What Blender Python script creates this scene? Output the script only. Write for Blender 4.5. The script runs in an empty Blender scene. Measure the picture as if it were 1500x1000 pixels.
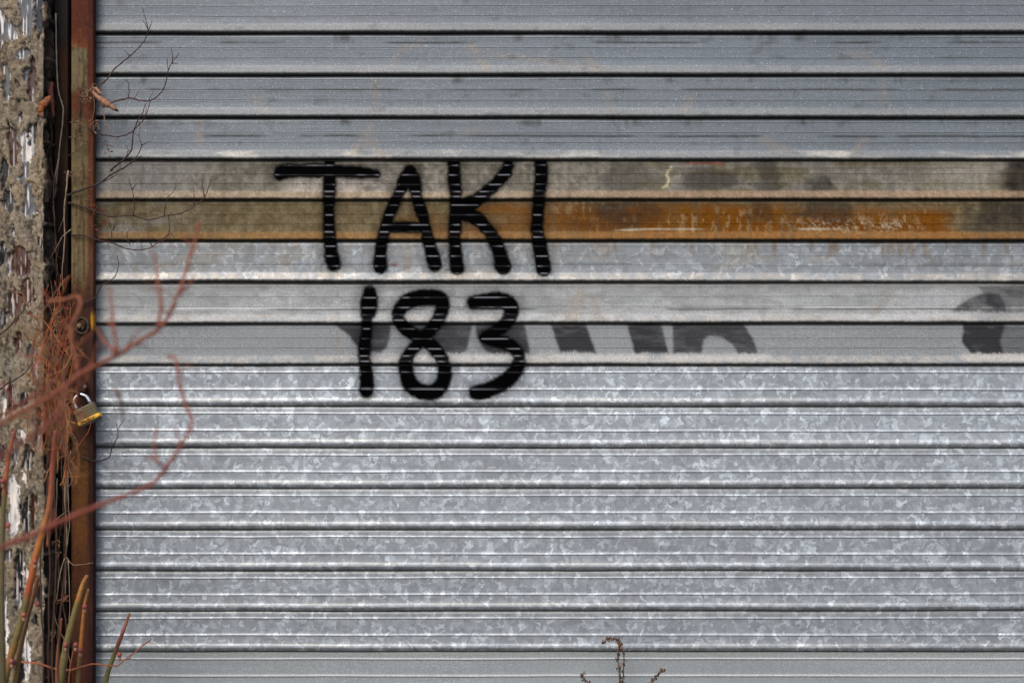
import bpy, math, random
import numpy as np
from mathutils import Vector, Matrix, Euler

random.seed(7); rng = np.random.default_rng(11)
scn = bpy.context.scene
COL = scn.collection
R = math.radians
S = 0.00125            # metres per photograph pixel on the plane of the shutter
D = 2.6                # camera distance from the shutter
CAM = Vector((0, -D, 0.6775))

def P(px, py, h=0.0):
    """point seen at (px, py), standing h metres in front of the shutter"""
    w = Vector(((px - 750) * S, 0, (1042 - py) * S))
    return CAM + (w - CAM) * (1 - h / D)

# ------------------------------------------------------------------ noise
def _hash(ix, iy, seed):
    n = (ix.astype(np.int64) * 374761393 + iy.astype(np.int64) * 668265263 + seed * 974711) & 0x7fffffff
    n = ((n ^ (n >> 13)) * 1274126177) & 0x7fffffff
    n = n ^ (n >> 16)
    return (n & 0xffff) / 65535.0
def vn(x, y, seed=0):
    x = np.asarray(x, float); y = np.asarray(y, float)
    x, y = np.broadcast_arrays(x, y)
    ix = np.floor(x); iy = np.floor(y); fx = x - ix; fy = y - iy
    fx = fx * fx * (3 - 2 * fx); fy = fy * fy * (3 - 2 * fy)
    a = _hash(ix, iy, seed); b = _hash(ix + 1, iy, seed); c = _hash(ix, iy + 1, seed); d = _hash(ix + 1, iy + 1, seed)
    return (a * (1 - fx) + b * fx) * (1 - fy) + (c * (1 - fx) + d * fx) * fy
def fbm(x, y, seed=0, o=4):
    t = 0; a = 1; s = 0
    for k in range(o):
        t = t + a * vn(x * 2 ** k, y * 2 ** k, seed + 17 * k); s += a; a *= .55
    return t / s
def ss(a, b, x):
    t = np.clip((x - a) / (b - a), 0, 1); return t * t * (3 - 2 * t)
def lin(c):
    c = np.asarray(c, float) / 255.0
    return np.where(c < .04045, c / 12.92, ((c + .055) / 1.055) ** 2.4)
K = 0.83               # photograph value -> surface colour
def tone(c): return lin(c) * K
def stroke_sd(pts, X, Y):
    sd = np.full(np.broadcast(X, Y).shape, 1e9)
    for (x0, y0, r0), (x1, y1, r1) in zip(pts[:-1], pts[1:]):
        dx, dy = x1 - x0, y1 - y0; L = dx * dx + dy * dy + 1e-9
        t = np.clip(((X - x0) * dx + (Y - y0) * dy) / L, 0, 1)
        sd = np.minimum(sd, np.hypot(X - x0 - t * dx, Y - y0 - t * dy) - (r0 + t * (r1 - r0)))
    return sd
def poly_sd(pts, X, Y):
    n = len(pts); d = np.full(np.broadcast(X, Y).shape, 1e9); ins = np.zeros(d.shape, bool)
    for k in range(n):
        x0, y0 = pts[k]; x1, y1 = pts[(k + 1) % n]
        dx, dy = x1 - x0, y1 - y0
        t = np.clip(((X - x0) * dx + (Y - y0) * dy) / (dx * dx + dy * dy + 1e-9), 0, 1)
        d = np.minimum(d, np.hypot(X - x0 - t * dx, Y - y0 - t * dy))
        c = ((y0 > Y) != (y1 > Y)) & (X < dx * (Y - y0) / (dy if abs(dy) > 1e-9 else 1e-9) + x0)
        ins ^= c
    return np.where(ins, -d, d)
def crom(pts, n=6):
    pts = [np.array(p, float) for p in pts]
    if len(pts) < 3: 
        return [pts[0] + (pts[-1] - pts[0]) * k / n for k in range(n + 1)]
    q = [2 * pts[0] - pts[1]] + pts + [2 * pts[-1] - pts[-2]]; out = []
    for i in range(1, len(q) - 2):
        a, b, c, d = q[i - 1:i + 3]
        for k in range(n):
            t = k / n
            out.append(.5 * (2 * b + (c - a) * t + (2 * a - 5 * b + 4 * c - d) * t * t + (3 * b - a - 3 * c + d) * t ** 3))
    out.append(pts[-1]); return out

# ------------------------------------------------------------------ objects
def tag(o, label=None, cat=None, group=None, kind=None):
    if label: o['label'] = label
    if cat: o['category'] = cat
    if group: o['group'] = group
    if kind: o['kind'] = kind
    return o
def empty(name, loc=(0, 0, 0)):
    o = bpy.data.objects.new(name, None); o.empty_display_size = .05
    o.location = loc; COL.objects.link(o); return o
def link(name, me, mat, parent=None, smooth=False):
    o = bpy.data.objects.new(name, me); COL.objects.link(o)
    if mat: me.materials.append(mat)
    if smooth and len(me.polygons):
        me.polygons.foreach_set('use_smooth', np.ones(len(me.polygons), bool))
    if parent:
        o.parent = parent
        o.matrix_parent_inverse = Matrix.Translation(parent.location).inverted()
    return o
def np_mesh(name, V, F, cols=None):
    """V (n,3), F (m,4) quads or (m,3); cols {attr: (n,4) or (n,)}"""
    me = bpy.data.meshes.new(name); V = np.asarray(V, np.float32); F = np.asarray(F, np.int32)
    me.vertices.add(len(V)); me.vertices.foreach_set('co', V.ravel())
    k = F.shape[1]
    me.loops.add(F.size); me.loops.foreach_set('vertex_index', F.ravel())
    me.polygons.add(len(F)); me.polygons.foreach_set('loop_start', np.arange(0, F.size, k, dtype=np.int32))
    me.polygons.foreach_set('loop_total', np.full(len(F), k, np.int32))
    for an, A in (cols or {}).items():
        A = np.asarray(A, np.float32)
        if A.ndim == 2:
            at = me.attributes.new(an, 'FLOAT_COLOR', 'POINT'); at.data.foreach_set('color', A.ravel())
        else:
            at = me.attributes.new(an, 'FLOAT', 'POINT'); at.data.foreach_set('value', A)
    me.update(calc_edges=True); me.validate(); return me
def grid_faces(nr, nc, off=0, flip=False):
    a = (np.arange(nr - 1)[:, None] * nc + np.arange(nc - 1)[None, :]).ravel() + off
    f = np.stack([a, a + nc, a + nc + 1, a + 1], 1)
    return f[:, ::-1] if flip else f

class MB:
    def __init__(s): s.v = []; s.f = []; s.c = []
    def face_grid(s, rings, col=(1, 1, 1), cols=None, close=True, cap=True):
        o = len(s.v); n = len(rings[0])
        for i, r in enumerate(rings):
            for p in r:
                s.v.append(tuple(p)); s.c.append(tuple(cols[i] if cols else col))
        for i in range(len(rings) - 1):
            for j in range(n if close else n - 1):
                k = (j + 1) % n
                s.f.append((o + i * n + j, o + i * n + k, o + (i + 1) * n + k, o + (i + 1) * n + j))
        if cap:
            s.f.append(tuple(o + j for j in range(n))[::-1])
            s.f.append(tuple(o + (len(rings) - 1) * n + j for j in range(n)))
    def tube(s, pts, rad, col=(1, 1, 1), cols=None, n=6):
        pts = [Vector(p) for p in pts]; m = len(pts); rings = []
        up = Vector((.13, -1, .21)).normalized()
        for i, p in enumerate(pts):
            t = (pts[min(i + 1, m - 1)] - pts[max(i - 1, 0)])
            if t.length < 1e-9: t = Vector((0, 0, 1))
            t.normalize()
            a = up - t * up.dot(t)
            if a.length < 1e-3: a = Vector((1, 0, 0)) - t * t.x
            a.normalize(); b = t.cross(a); up = a
            r = rad[i] if hasattr(rad, '__len__') else rad
            rings.append([p + (a * math.cos(2 * math.pi * k / n) + b * math.sin(2 * math.pi * k / n)) * r for k in range(n)])
        s.face_grid(rings, col, cols)
    def box(s, x0, x1, y0, y1, z0, z1, col=(1, 1, 1), bev=0, M=None):
        b = bev
        pr = [(x0 + b, y0), (x1 - b, y0), (x1, y0 + b), (x1, y1 - b), (x1 - b, y1), (x0 + b, y1), (x0, y1 - b), (x0, y0 + b)] if b else [(x0, y0), (x1, y0), (x1, y1), (x0, y1)]
        cx, cy = (x0 + x1) / 2, (y0 + y1) / 2
        def ring(z, ins):
            out = []
            for x, y in pr:
                q = Vector((x + (ins if x < cx else -ins), y + (ins if y < cy else -ins), z))
                out.append(M @ q if M else q)
            return out
        if b: rings = [ring(z0, b), ring(z0 + b, 0), ring(z1 - b, 0), ring(z1, b)]
        else: rings = [ring(z0, 0), ring(z1, 0)]
        s.face_grid(rings, col)
    def blob(s, c, r, col=(1, 1, 1), sq=(1, 1, 1), seed=0, n=7, m=5, rough=.25, M=None):
        rings = []; rr = random.Random(seed)
        for i in range(m + 1):
            ph = math.pi * (i + .001) / (m + .002); ring = []
            for j in range(n):
                th = 2 * math.pi * j / n; k = r * (1 + rough * (rr.random() - .5))
                q = Vector((k * sq[0] * math.sin(ph) * math.cos(th), k * sq[1] * math.sin(ph) * math.sin(th), k * sq[2] * math.cos(ph)))
                if M: q = M @ q
                ring.append(Vector(c) + q)
            rings.append(ring)
        s.face_grid(rings, col)
    def build(s, name, mat, parent=None, smooth=False):
        me = bpy.data.meshes.new(name); me.from_pydata(s.v, [], s.f)
        at = me.attributes.new('tint', 'FLOAT_COLOR', 'POINT')
        at.data.foreach_set('color', np.array([(*c[:3], 1) for c in s.c], np.float32).ravel())
        me.validate(); me.update()
        return link(name, me, mat, parent, smooth)

# ------------------------------------------------------------------ node helper
class NT:
    def __init__(s, name):
        s.m = bpy.data.materials.new(name); s.m.use_nodes = True
        s.t = s.m.node_tree; s.t.nodes.clear()
        s.out = s.t.nodes.new('ShaderNodeOutputMaterial')
    def n(s, typ, ins=None, **kw):
        nd = s.t.nodes.new(typ)
        for k, v in kw.items(): setattr(nd, k, v)
        for k, v in (ins or {}).items():
            sk = nd.inputs[k]
            if isinstance(v, bpy.types.NodeSocket): s.t.links.new(v, sk)
            else: sk.default_value = v
        return nd
    def math(s, op, a, b=0.0, c=None, clamp=False):
        ins = {0: a, 1: b}
        if c is not None: ins[2] = c
        return s.n('ShaderNodeMath', ins, operation=op, use_clamp=clamp).outputs[0]
    def vm(s, op, a, b=(0, 0, 0), sc=None):
        ins = {0: a, 1: b}
        if sc is not None: ins[3] = sc
        return s.n('ShaderNodeVectorMath', ins, operation=op).outputs[0]
    def attr(s, name): return s.n('ShaderNodeAttribute', attribute_name=name)
    def obj(s): return s.n('ShaderNodeTexCoord').outputs['Object']
    def noise(s, vec, scale, detail=4, rough=.55, out='Fac'):
        return s.n('ShaderNodeTexNoise', {'Vector': vec, 'Scale': scale, 'Detail': detail, 'Roughness': rough}).outputs[out]
    def ramp(s, f, stops, interp='LINEAR'):
        r = s.n('ShaderNodeValToRGB', {0: f}); e = r.color_ramp; e.interpolation = interp
        while len(e.elements) < len(stops): e.elements.new(.5)
        for el, (p, c) in zip(e.elements, stops):
            el.position = p; el.color = (c, c, c, 1) if not hasattr(c, '__len__') else (*c[:3], 1)
        return r.outputs[0]
    def mix(s, f, a, b, typ='RGBA', blend='MIX'):
        nd = s.t.nodes.new('ShaderNodeMix'); nd.data_type = typ
        if typ == 'RGBA': nd.blend_type = blend
        i = {'FLOAT': (0, 2, 3), 'RGBA': (0, 6, 7)}[typ]; o = {'FLOAT': 0, 'RGBA': 2}[typ]
        for k, v in zip(i, (f, a, b)):
            if isinstance(v, bpy.types.NodeSocket): s.t.links.new(v, nd.inputs[k])
            else: nd.inputs[k].default_value = v
        return nd.outputs[o]
    def map(s, vec, scale): return s.n('ShaderNodeMapping', {'Vector': vec, 'Scale': scale}).outputs[0]
    def bump(s, h, dist, strength=1.0, normal=None):
        ins = {'Height': h, 'Distance': dist, 'Strength': strength}
        if normal is not None: ins['Normal'] = normal
        return s.n('ShaderNodeBump', ins).outputs[0]
    def bsdf(s, **kw):
        b = s.n('ShaderNodeBsdfPrincipled', {k.replace('_', ' '): v for k, v in kw.items()})
        s.t.links.new(b.outputs[0], s.out.inputs[0]); return b

# ------------------------------------------------------------------ materials
def mat_curtain():
    t = NT('galvanised_steel'); v = t.obj(); a = t.attr('tint'); sp = t.attr('spangle').outputs['Fac']
    paint = a.outputs['Alpha']
    # crystals of the zinc coat
    w = t.noise(v, 60, 2, out='Color')
    wv = t.vm('ADD', v, t.vm('SCALE', t.vm('SUBTRACT', w, (.5, .5, .5)), sc=.030))
    w2 = t.noise(v, 240, 2, out='Color')
    wv = t.vm('ADD', wv, t.vm('SCALE', t.vm('SUBTRACT', w2, (.5, .5, .5)), sc=.006))
    wv = t.vm('MULTIPLY', wv, (1, 0, 1))
    v1 = t.n('ShaderNodeTexVoronoi', {'Vector': wv, 'Scale': 128.0, 'Randomness': 1.0}, distance='CHEBYCHEV')
    v2 = t.n('ShaderNodeTexVoronoi', {'Vector': t.vm('ADD', wv, (3.1, 0, 1.7)), 'Scale': 76.0, 'Randomness': 1.0}, distance='MANHATTAN')
    c1 = t.n('ShaderNodeSeparateColor', {0: v1.outputs['Color']}).outputs[0]
    c2 = t.n('ShaderNodeSeparateColor', {0: v2.outputs['Color']}).outputs[0]
    r1 = t.ramp(c1, [(0, .78), (.3, .85), (.55, .93), (.76, 1.02), (.81, 1.19), (.93, 1.34), (1, 1.6)])
    r2 = t.ramp(c2, [(0, .88), (.4, .96), (.7, 1.02), (.85, 1.11), (1, 1.24)])
    spf = t.math('MULTIPLY', r1, r2)
    big = t.noise(v, 5, 3); spf = t.math('MULTIPLY', spf, t.math('ADD', .9, t.math('MULTIPLY', big, .2)))
    # fine speckle of the older slats
    f = t.noise(v, 420, 3, .8)
    fs = t.ramp(f, [(.3, .70), (.45, .92), (.56, 1.05), (.64, 1.35), (.74, 2.0)])
    f2 = t.noise(v, 130, 5, .65); fs = t.math('MULTIPLY', fs, t.math('ADD', .84, t.math('MULTIPLY', f2, .32)))
    vs = t.n('ShaderNodeTexVoronoi', {'Vector': v, 'Scale': 340.0})
    pick = t.math('GREATER_THAN', t.n('ShaderNodeSeparateColor', {0: vs.outputs['Color']}).outputs[0], .90)
    dot = t.math('MULTIPLY', pick, t.ramp(vs.outputs['Distance'], [(.2, 1.0), (.45, 0.0)]))
    fs = t.math('MULTIPLY', fs, t.math('ADD', 1.0, t.math('MULTIPLY', dot, t.math('MULTIPLY', t.math('SUBTRACT', 1.0, paint), .9))))
    fac = t.mix(sp, fs, spf, 'FLOAT')
    # drawn-out scuffs along the slats
    sc = t.noise(t.map(v, (3, 1, 260)), 1.0, 5, .6)
    scf = t.ramp(sc, [(0, .9), (.35, .96), (.6, 1.0), (.75, 1.08)])
    fac = t.math('MULTIPLY', fac, scf)
    # thin vertical drips of grime
    dr = t.noise(t.map(v, (110, 1, 9)), 1.0, 4, .6)
    fac = t.math('MULTIPLY', fac, t.ramp(dr, [(0, .88), (.4, .97), (.6, 1.0), (.8, 1.05)]))
    col = t.vm('SCALE', a.outputs['Color'], sc=fac)
    tilt = t.vm('SCALE', t.vm('SUBTRACT', v1.outputs['Color'], (.5, .5, .5)), sc=t.math('MULTIPLY', sp, .05))
    geo = t.n('ShaderNodeNewGeometry').outputs['Normal']
    nrm = t.vm('NORMALIZE', t.vm('ADD', geo, tilt))
    nrm = t.bump(t.noise(v, 700, 3, .6), .00025, .5, nrm)
    nrm = t.bump(t.noise(t.map(v, (8, 1, 60)), 1.0, 3), .0015, .35, nrm)
    metal = t.math('MULTIPLY', t.math('SUBTRACT', 1.0, paint, clamp=True), .35)
    rough = t.math('ADD', .50, t.math('MULTIPLY', paint, .22))
    t.bsdf(Base_Color=col, Metallic=metal, Roughness=rough, Normal=nrm, Specular_IOR_Level=t.math('SUBTRACT', .5, t.math('MULTIPLY', paint, .46)))
    return t.m

def mat_spray():
    t = NT('black_spray_paint'); v = t.obj(); a = t.attr('spray').outputs['Fac']
    n = t.noise(v, 900, 3, .7)
    al = t.math('ADD', a, t.math('MULTIPLY', t.math('SUBTRACT', n, .5), t.math('MULTIPLY', 1.3, t.math('MULTIPLY', a, t.math('SUBTRACT', 1.0, a)))), clamp=True)
    al = t.math('POWER', al, .8)
    b = t.n('ShaderNodeBsdfPrincipled', {'Base Color': t.mix(t.attr('chip').outputs['Fac'], (.0004, .0004, .0007, 1), (.17, .175, .20, 1)), 'Roughness': .9})
    b.inputs['Specular IOR Level'].default_value = .03
    tr = t.n('ShaderNodeBsdfTransparent')
    mx = t.n('ShaderNodeMixShader', {0: al, 1: tr.outputs[0], 2: b.outputs[0]})
    t.t.links.new(mx.outputs[0], t.out.inputs[0]); return t.m

def mat_masonry():
    t = NT('mortar_smeared_glazed_brick'); v = t.obj(); a = t.attr('tint'); gl = a.outputs['Alpha']
    n1 = t.noise(v, 520, 6, .85); n2 = t.noise(v, 45, 5, .6)
    f = t.math('MULTIPLY', t.ramp(n1, [(.2, .35), (.42, .75), (.5, 1.0), (.58, 1.25), (.72, 1.7)]), t.ramp(n2, [(0, .6), (.5, 1.0), (.75, 1.3)]))
    f = t.mix(gl, f, t.ramp(n2, [(0, .75), (1, 1.25)]), 'FLOAT')
    col = t.vm('SCALE', a.outputs['Color'], sc=f)
    warm = t.mix(t.ramp(t.noise(v, 18, 3), [(.35, 0.0), (.7, 1.0)]), (1, 1, 1, 1), (1.12, .98, .80, 1))
    col = t.mix(1.0, col, warm, blend='MULTIPLY')
    rg = t.mix(gl, 0.95, 0.10, 'FLOAT')
    h = t.math('MULTIPLY', t.math('SUBTRACT', 1.0, gl), t.math('ADD', n1, t.noise(v, 130, 5, .7)))
    h2 = t.math('MULTIPLY', gl, t.noise(t.map(v, (160, 160, 22)), 1.0, 3))
    nr = t.bump(h, .006, 1.0); nr = t.bump(h2, .004, .7, nr)
    b = t.bsdf(Base_Color=col, Roughness=rg, Normal=nr)
    return t.m

def mat_rust(name='rusty_painted_steel', amt=.35, rough=.6, bump=.0006):
    t = NT(name); v = t.obj(); a = t.attr('tint')
    n = t.noise(v, 160, 6, .7); n2 = t.noise(t.map(v, (70, 70, 9)), 1.0, 5, .65)
    f = t.math('MULTIPLY', t.ramp(n, [(0, .55), (.5, 1.0), (.8, 1.5)]), t.ramp(n2, [(.1, .6), (.5, 1.0), (.85, 1.45)]))
    col = t.vm('SCALE', a.outputs['Color'], sc=f)
    spots = t.ramp(t.noise(v, 330, 5, .75), [(.55, 0.0), (.66, 1.0)])
    col = t.mix(t.math('MULTIPLY', spots, amt), col, (.055, .02, .009, 1))
    t.bsdf(Base_Color=col, Roughness=.8, Specular_IOR_Level=.18, Normal=t.bump(n, bump, .8)); return t.m

def mat_plant(name, rough=.75, sc=500, var=.5):
    t = NT(name); v = t.obj(); a = t.attr('tint')
    n = t.noise(v, sc, 5, .65); n2 = t.noise(v, 60, 3)
    f = t.math('MULTIPLY', t.ramp(n, [(.1, 1 - var), (.5, 1.0), (.9, 1 + var)]), t.ramp(n2, [(.2, .75), (.8, 1.25)]))
    t.bsdf(Base_Color=t.vm('SCALE', a.outputs['Color'], sc=f), Roughness=rough, Normal=t.bump(n, .0004, .7)); return t.m

def mat_simple(name, col, rough=.5, metal=0.0, sc=300, var=.25, bump=.0003):
    t = NT(name); v = t.obj(); n = t.noise(v, sc, 5, .65)
    c = t.vm('SCALE', t.n('ShaderNodeRGB').outputs[0], sc=t.ramp(n, [(.1, 1 - var), (.9, 1 + var)]))
    [x for x in t.t.nodes if x.type == 'RGB'][0].outputs[0].default_value = (*col, 1)
    t.bsdf(Base_Color=c, Roughness=rough, Metallic=metal, Normal=t.bump(n, bump, .6)); return t.m

def mat_ground():
    t = NT('asphalt_ground'); v = t.obj()
    n = t.noise(v, 120, 8, .8); n2 = t.noise(v, 1.3, 6, .6)
    f = t.math('MULTIPLY', t.ramp(n, [(.2, .6), (.5, 1.0), (.8, 1.6)]), t.ramp(n2, [(.2, .75), (.8, 1.3)]))
    t.bsdf(Base_Color=t.vm('SCALE', t.ramp(n2, [(0, (.10, .10, .098)), (1, (.15, .145, .135))]), sc=f), Roughness=.9, Normal=t.bump(n, .004, .8)); return t.m

M_cur = mat_curtain(); M_spray = mat_spray(); M_mas = mat_masonry(); M_rust = mat_rust()
M_twig = mat_plant('twig_bark'); M_dry = mat_plant('dry_vine_bark', .8, 700, .4); M_cane = mat_plant('cane_bark', .6, 260, .4)
M_leaf = mat_plant('dead_leaf', .7, 200, .45)
M_chrome = mat_simple('polished_shackle_steel', (.92, .92, .95), .16, 1.0, 300, .05, .00005)
M_black = mat_simple('dark_lettering', (.02, .018, .012), .6)
M_yel = mat_simple('yellow_plastic', (.80, .44, .03), .42, 0, 900, .12, .0001)
M_under = mat_simple('dark_lock_base', (.035, .03, .03), .5)

# ------------------------------------------------------------------ roller shutter
gaps = [-12, 49.5, 111, 173, 235, 293.5, 353.5, 414, 474.5, 535, 595.5, 656, 715.5, 776, 836, 895, 954.5, 1034]
def groove(v0):   # fine scored line in the older slats
    return [(v0 - .9, 0.15), (v0 - .35, 0.15), (v0, -1.5), (v0 + .4, .25), (v0 + 1.1, .1)]
profA = [(-5, -7), (-1, -6.5), (.5, -3.2), (2, -1.2), (4, -.3), (5, 0)] + groove(6.4) + [(9, 0), (11, 0), (13, 0), (15, 0), (17, 0), (19, 0)] + groove(20.7) + \
    [(23.5, 0), (25.5, 0), (27.5, 0), (29.5, 0), (31.5, 0), (33.2, 0)] + groove(35.2) + [(38, .1), (40, .2), (42, .35), (44, .55), (45.4, .7), (46.2, 1.0), (47, 1.5), (48.5, 2.4), (50, 3.2), (51.5, 4.0),
     (53, 4.8), (54.2, 5.5), (55, 5.75), (56.2, 5.8), (57.2, 5.3), (58.2, 4.3), (58.9, 3.0), (59.3, 1.2), (59.2, -2), (58.8, -6)]
profB = [(-5, -7), (-1, -6), (.8, -2.0), (2, -.5), (4, 0), (6, .05), (8, .1), (8.9, .3), (10.1, 1.9), (10.5, 1.6), (10.8, -.2), (11.3, 0)] + [(v, 0) for v in np.arange(13.3, 33, 2)] + \
    [(33.9, .25), (35.1, 1.9), (35.5, 1.6), (35.8, -.2), (36.4, 0), (38.5, 0), (40.5, 0), (42.5, .1), (44.5, .2), (46.5, .4), (48.0, .7), (49.0, 1.5), (49.6, 1.9), (51, 2.2), (52.4, 2.5), (53.2, 2.55), (54, 2.3), (55.5, 2.1), (57, 1.1), (58.5, -.1), (59.4, -1.2), (59.8, -3), (59.4, -6)]
profBar = profB[:24 + 6]
profBar = [p for p in profB if p[0] < 38] + [(v, 0) for v in np.arange(39, 59, 2)] + [(59.2, .2), (60.3, 1.5), (60.7, .1), (62, 0), (66, 0), (70, 0), (74, 0), (77, -1), (78, -3), (78, -14)]

STROKES = {
 'T': [[(409, 256, 5), (416, 251, 7), (450, 250, 6.5), (483, 250, 6.5), (520, 252, 5.5), (551, 255, 4)], [(483, 238, 5), (483, 262, 6.5), (482, 300, 5.5), (482, 335, 5.5), (484, 362, 6), (486, 378, 7.5), (489, 388, 7)]],
 'A': [[(601, 251, 7), (594, 263, 7.5), (586, 280, 5.5), (576, 300, 5), (568, 322, 5), (562, 345, 5.5), (558, 368, 6), (557, 382, 7.5), (557, 391, 7)],
       [(601, 251, 7), (606, 266, 7), (611, 290, 5), (618, 312, 5), (624, 335, 5), (629, 358, 5.5), (634, 376, 7), (637, 388, 7.5)], [(568, 333, 4.5), (590, 333, 5), (622, 333, 5)]],
 'K': [[(664, 238, 6), (665, 255, 6), (667, 285, 6), (667, 315, 6.5), (666, 350, 6), (668, 375, 7), (669, 392, 7)],
       [(745, 242, 5), (741, 252, 6), (732, 263, 6), (720, 275, 5.5), (708, 285, 6.5), (692, 297, 7), (672, 308, 10), (690, 316, 7), (702, 322, 6), (712, 333, 5.5), (721, 345, 6), (727, 358, 7), (733, 372, 7.5), (736, 390, 9)]],
 'I': [[(792, 238, 6), (793, 256, 6.5), (790, 285, 5.5), (788, 310, 5), (787, 335, 5.5), (790, 358, 7), (794, 378, 8), (796, 394, 8)]],
 '1': [[(542, 428, 6), (541, 442, 9.5), (539, 456, 8), (537, 468, 4.5), (536, 490, 5), (534, 515, 5), (535, 535, 6), (537, 555, 7.5), (536, 572, 7.5)]],
 '8': [[(584, 458, 6), (590, 448, 7), (602, 439, 8), (622, 436, 8.5), (642, 437, 8.5), (648, 446, 8), (646, 460, 6.5), (640, 472, 6), (630, 484, 5.5), (620, 494, 6), (610, 505, 6), (601, 516, 6), (595, 530, 7), (596, 548, 8), (603, 564, 9), (618, 573, 9), (636, 573, 9), (647, 562, 8), (651, 545, 7), (650, 530, 6), (642, 517, 6), (630, 504, 6), (616, 496, 6.5), (602, 487, 6), (590, 477, 6), (584, 466, 5.5)]],
 '3': [[(694, 443, 6.5), (712, 441, 8.5), (735, 440, 8.5), (747, 447, 8), (749, 458, 6.5), (744, 469, 5.5), (736, 478, 6), (724, 487, 6), (711, 495, 6), (726, 498, 6), (742, 503, 6.5), (755, 512, 6), (760, 524, 6), (758, 536, 7), (750, 549, 8), (738, 559, 8), (722, 568, 7.5), (706, 574, 8), (698, 575, 7)]],
}
GHOST8 = [([(490, 474), (572, 474), (571, 495), (566, 508), (556, 517), (540, 521), (528, 514), (512, 492)], 1.0),
          ([(592, 474), (692, 474), (688, 492), (684, 512), (672, 520), (648, 519), (618, 505), (600, 492)], .95),
          ([(697, 474), (768, 474), (774, 505), (776, 520), (745, 516), (722, 520), (706, 508), (698, 490)], .95),
          ([(807, 474), (857, 474), (874, 518), (850, 519), (842, 513), (822, 519)], 1.0), ([(919, 474), (968, 474), (979, 517), (930, 518)], 1.0),
          ([(986, 474), (1088, 474), (1103, 497), (1110, 518), (1084, 519), (1072, 503), (1056, 493), (1040, 491), (1031, 497), (1027, 516), (986, 517)], .95),
          ([(1412, 474), (1472, 474), (1464, 500), (1470, 519), (1424, 519), (1409, 500)], 1.1), ([(1462, 478), (1530, 478), (1530, 520), (1462, 519)], .62), ([(120, 480), (150, 482), (160, 500), (155, 522), (120, 524)], .5)]
GHOST7 = [([(1390, 459), (1404, 448), (1420, 438), (1436, 431), (1450, 429), (1464, 432), (1472, 445), (1474, 459), (1440, 461)], 1.05), ([(1434, 420), (1530, 418), (1530, 462), (1462, 461)], .72), ([(1470, 424), (1496, 424), (1505, 432), (1478, 434)], .7)]
DARK45 = [((1040, 263), (50, 17), .55), ((1125, 262), (22, 34), .5), ((1207, 269), (26, 11), .6), ((915, 262), (42, 30), .35), ((1500, 262), (34, 36), .7),
          ((930, 312), (50, 20), .45), ((1210, 312), (40, 20), .5), ((1480, 322), (86, 34), .66), ((1110, 308), (26, 16), .4), ((612, 268), (16, 34), .45), ((880, 312), (40, 26), .3), ((420, 250), (60, 14), .3)]
PEACH = [[(575, 92, 5), (588, 72, 5), (620, 62, 4)], [(690, 68, 6), (702, 84, 7), (712, 98, 7)], [(720, 80, 5), (800, 90, 4), (850, 96, 4)], [(862, 88, 6), (872, 100, 8)],
         [(376, 148, 6), (386, 162, 9)], [(548, 120, 4), (552, 160, 5)], [(540, 190, 6), (545, 210, 7), (562, 226, 7)], [(520, 222, 6), (536, 198, 5)], [(680, 196, 5), (712, 190, 5)],
         [(890, 140, 4), (894, 160, 5)], [(1002, 160, 5), (1015, 142, 5)], [(1294, 128, 4), (1293, 164, 6)], [(1253, 220, 6), (1268, 204, 4)], [(1118, 206, 5), (1150, 222, 8)],
         [(1230, 84, 5), (1262, 78, 4), (1290, 96, 5)], [(292, 180, 4), (290, 212, 5)], [(420, 378, 7), (416, 398, 9)], [(600, 380, 6), (596, 395, 5)],
         [(1340, 392, 4), (1326, 400, 4)], [(1312, 416, 5), (1280, 460, 5)], [(850, 432, 8), (838, 462, 12)], [(868, 436, 5), (880, 470, 6)], [(497, 490, 3), (497, 520, 3)], [(200, 378, 3), (196, 400, 4)]]
GRIME = [(1, 12.5, .75, 21), (2, 19.5, .55, 22), (3, 25.5, .75, 23), (6, 33.0, .35, 24), (7, 38.5, .6, 25), (4, 12, .3, 26)]   # slat, offset, strength, seed

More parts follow.
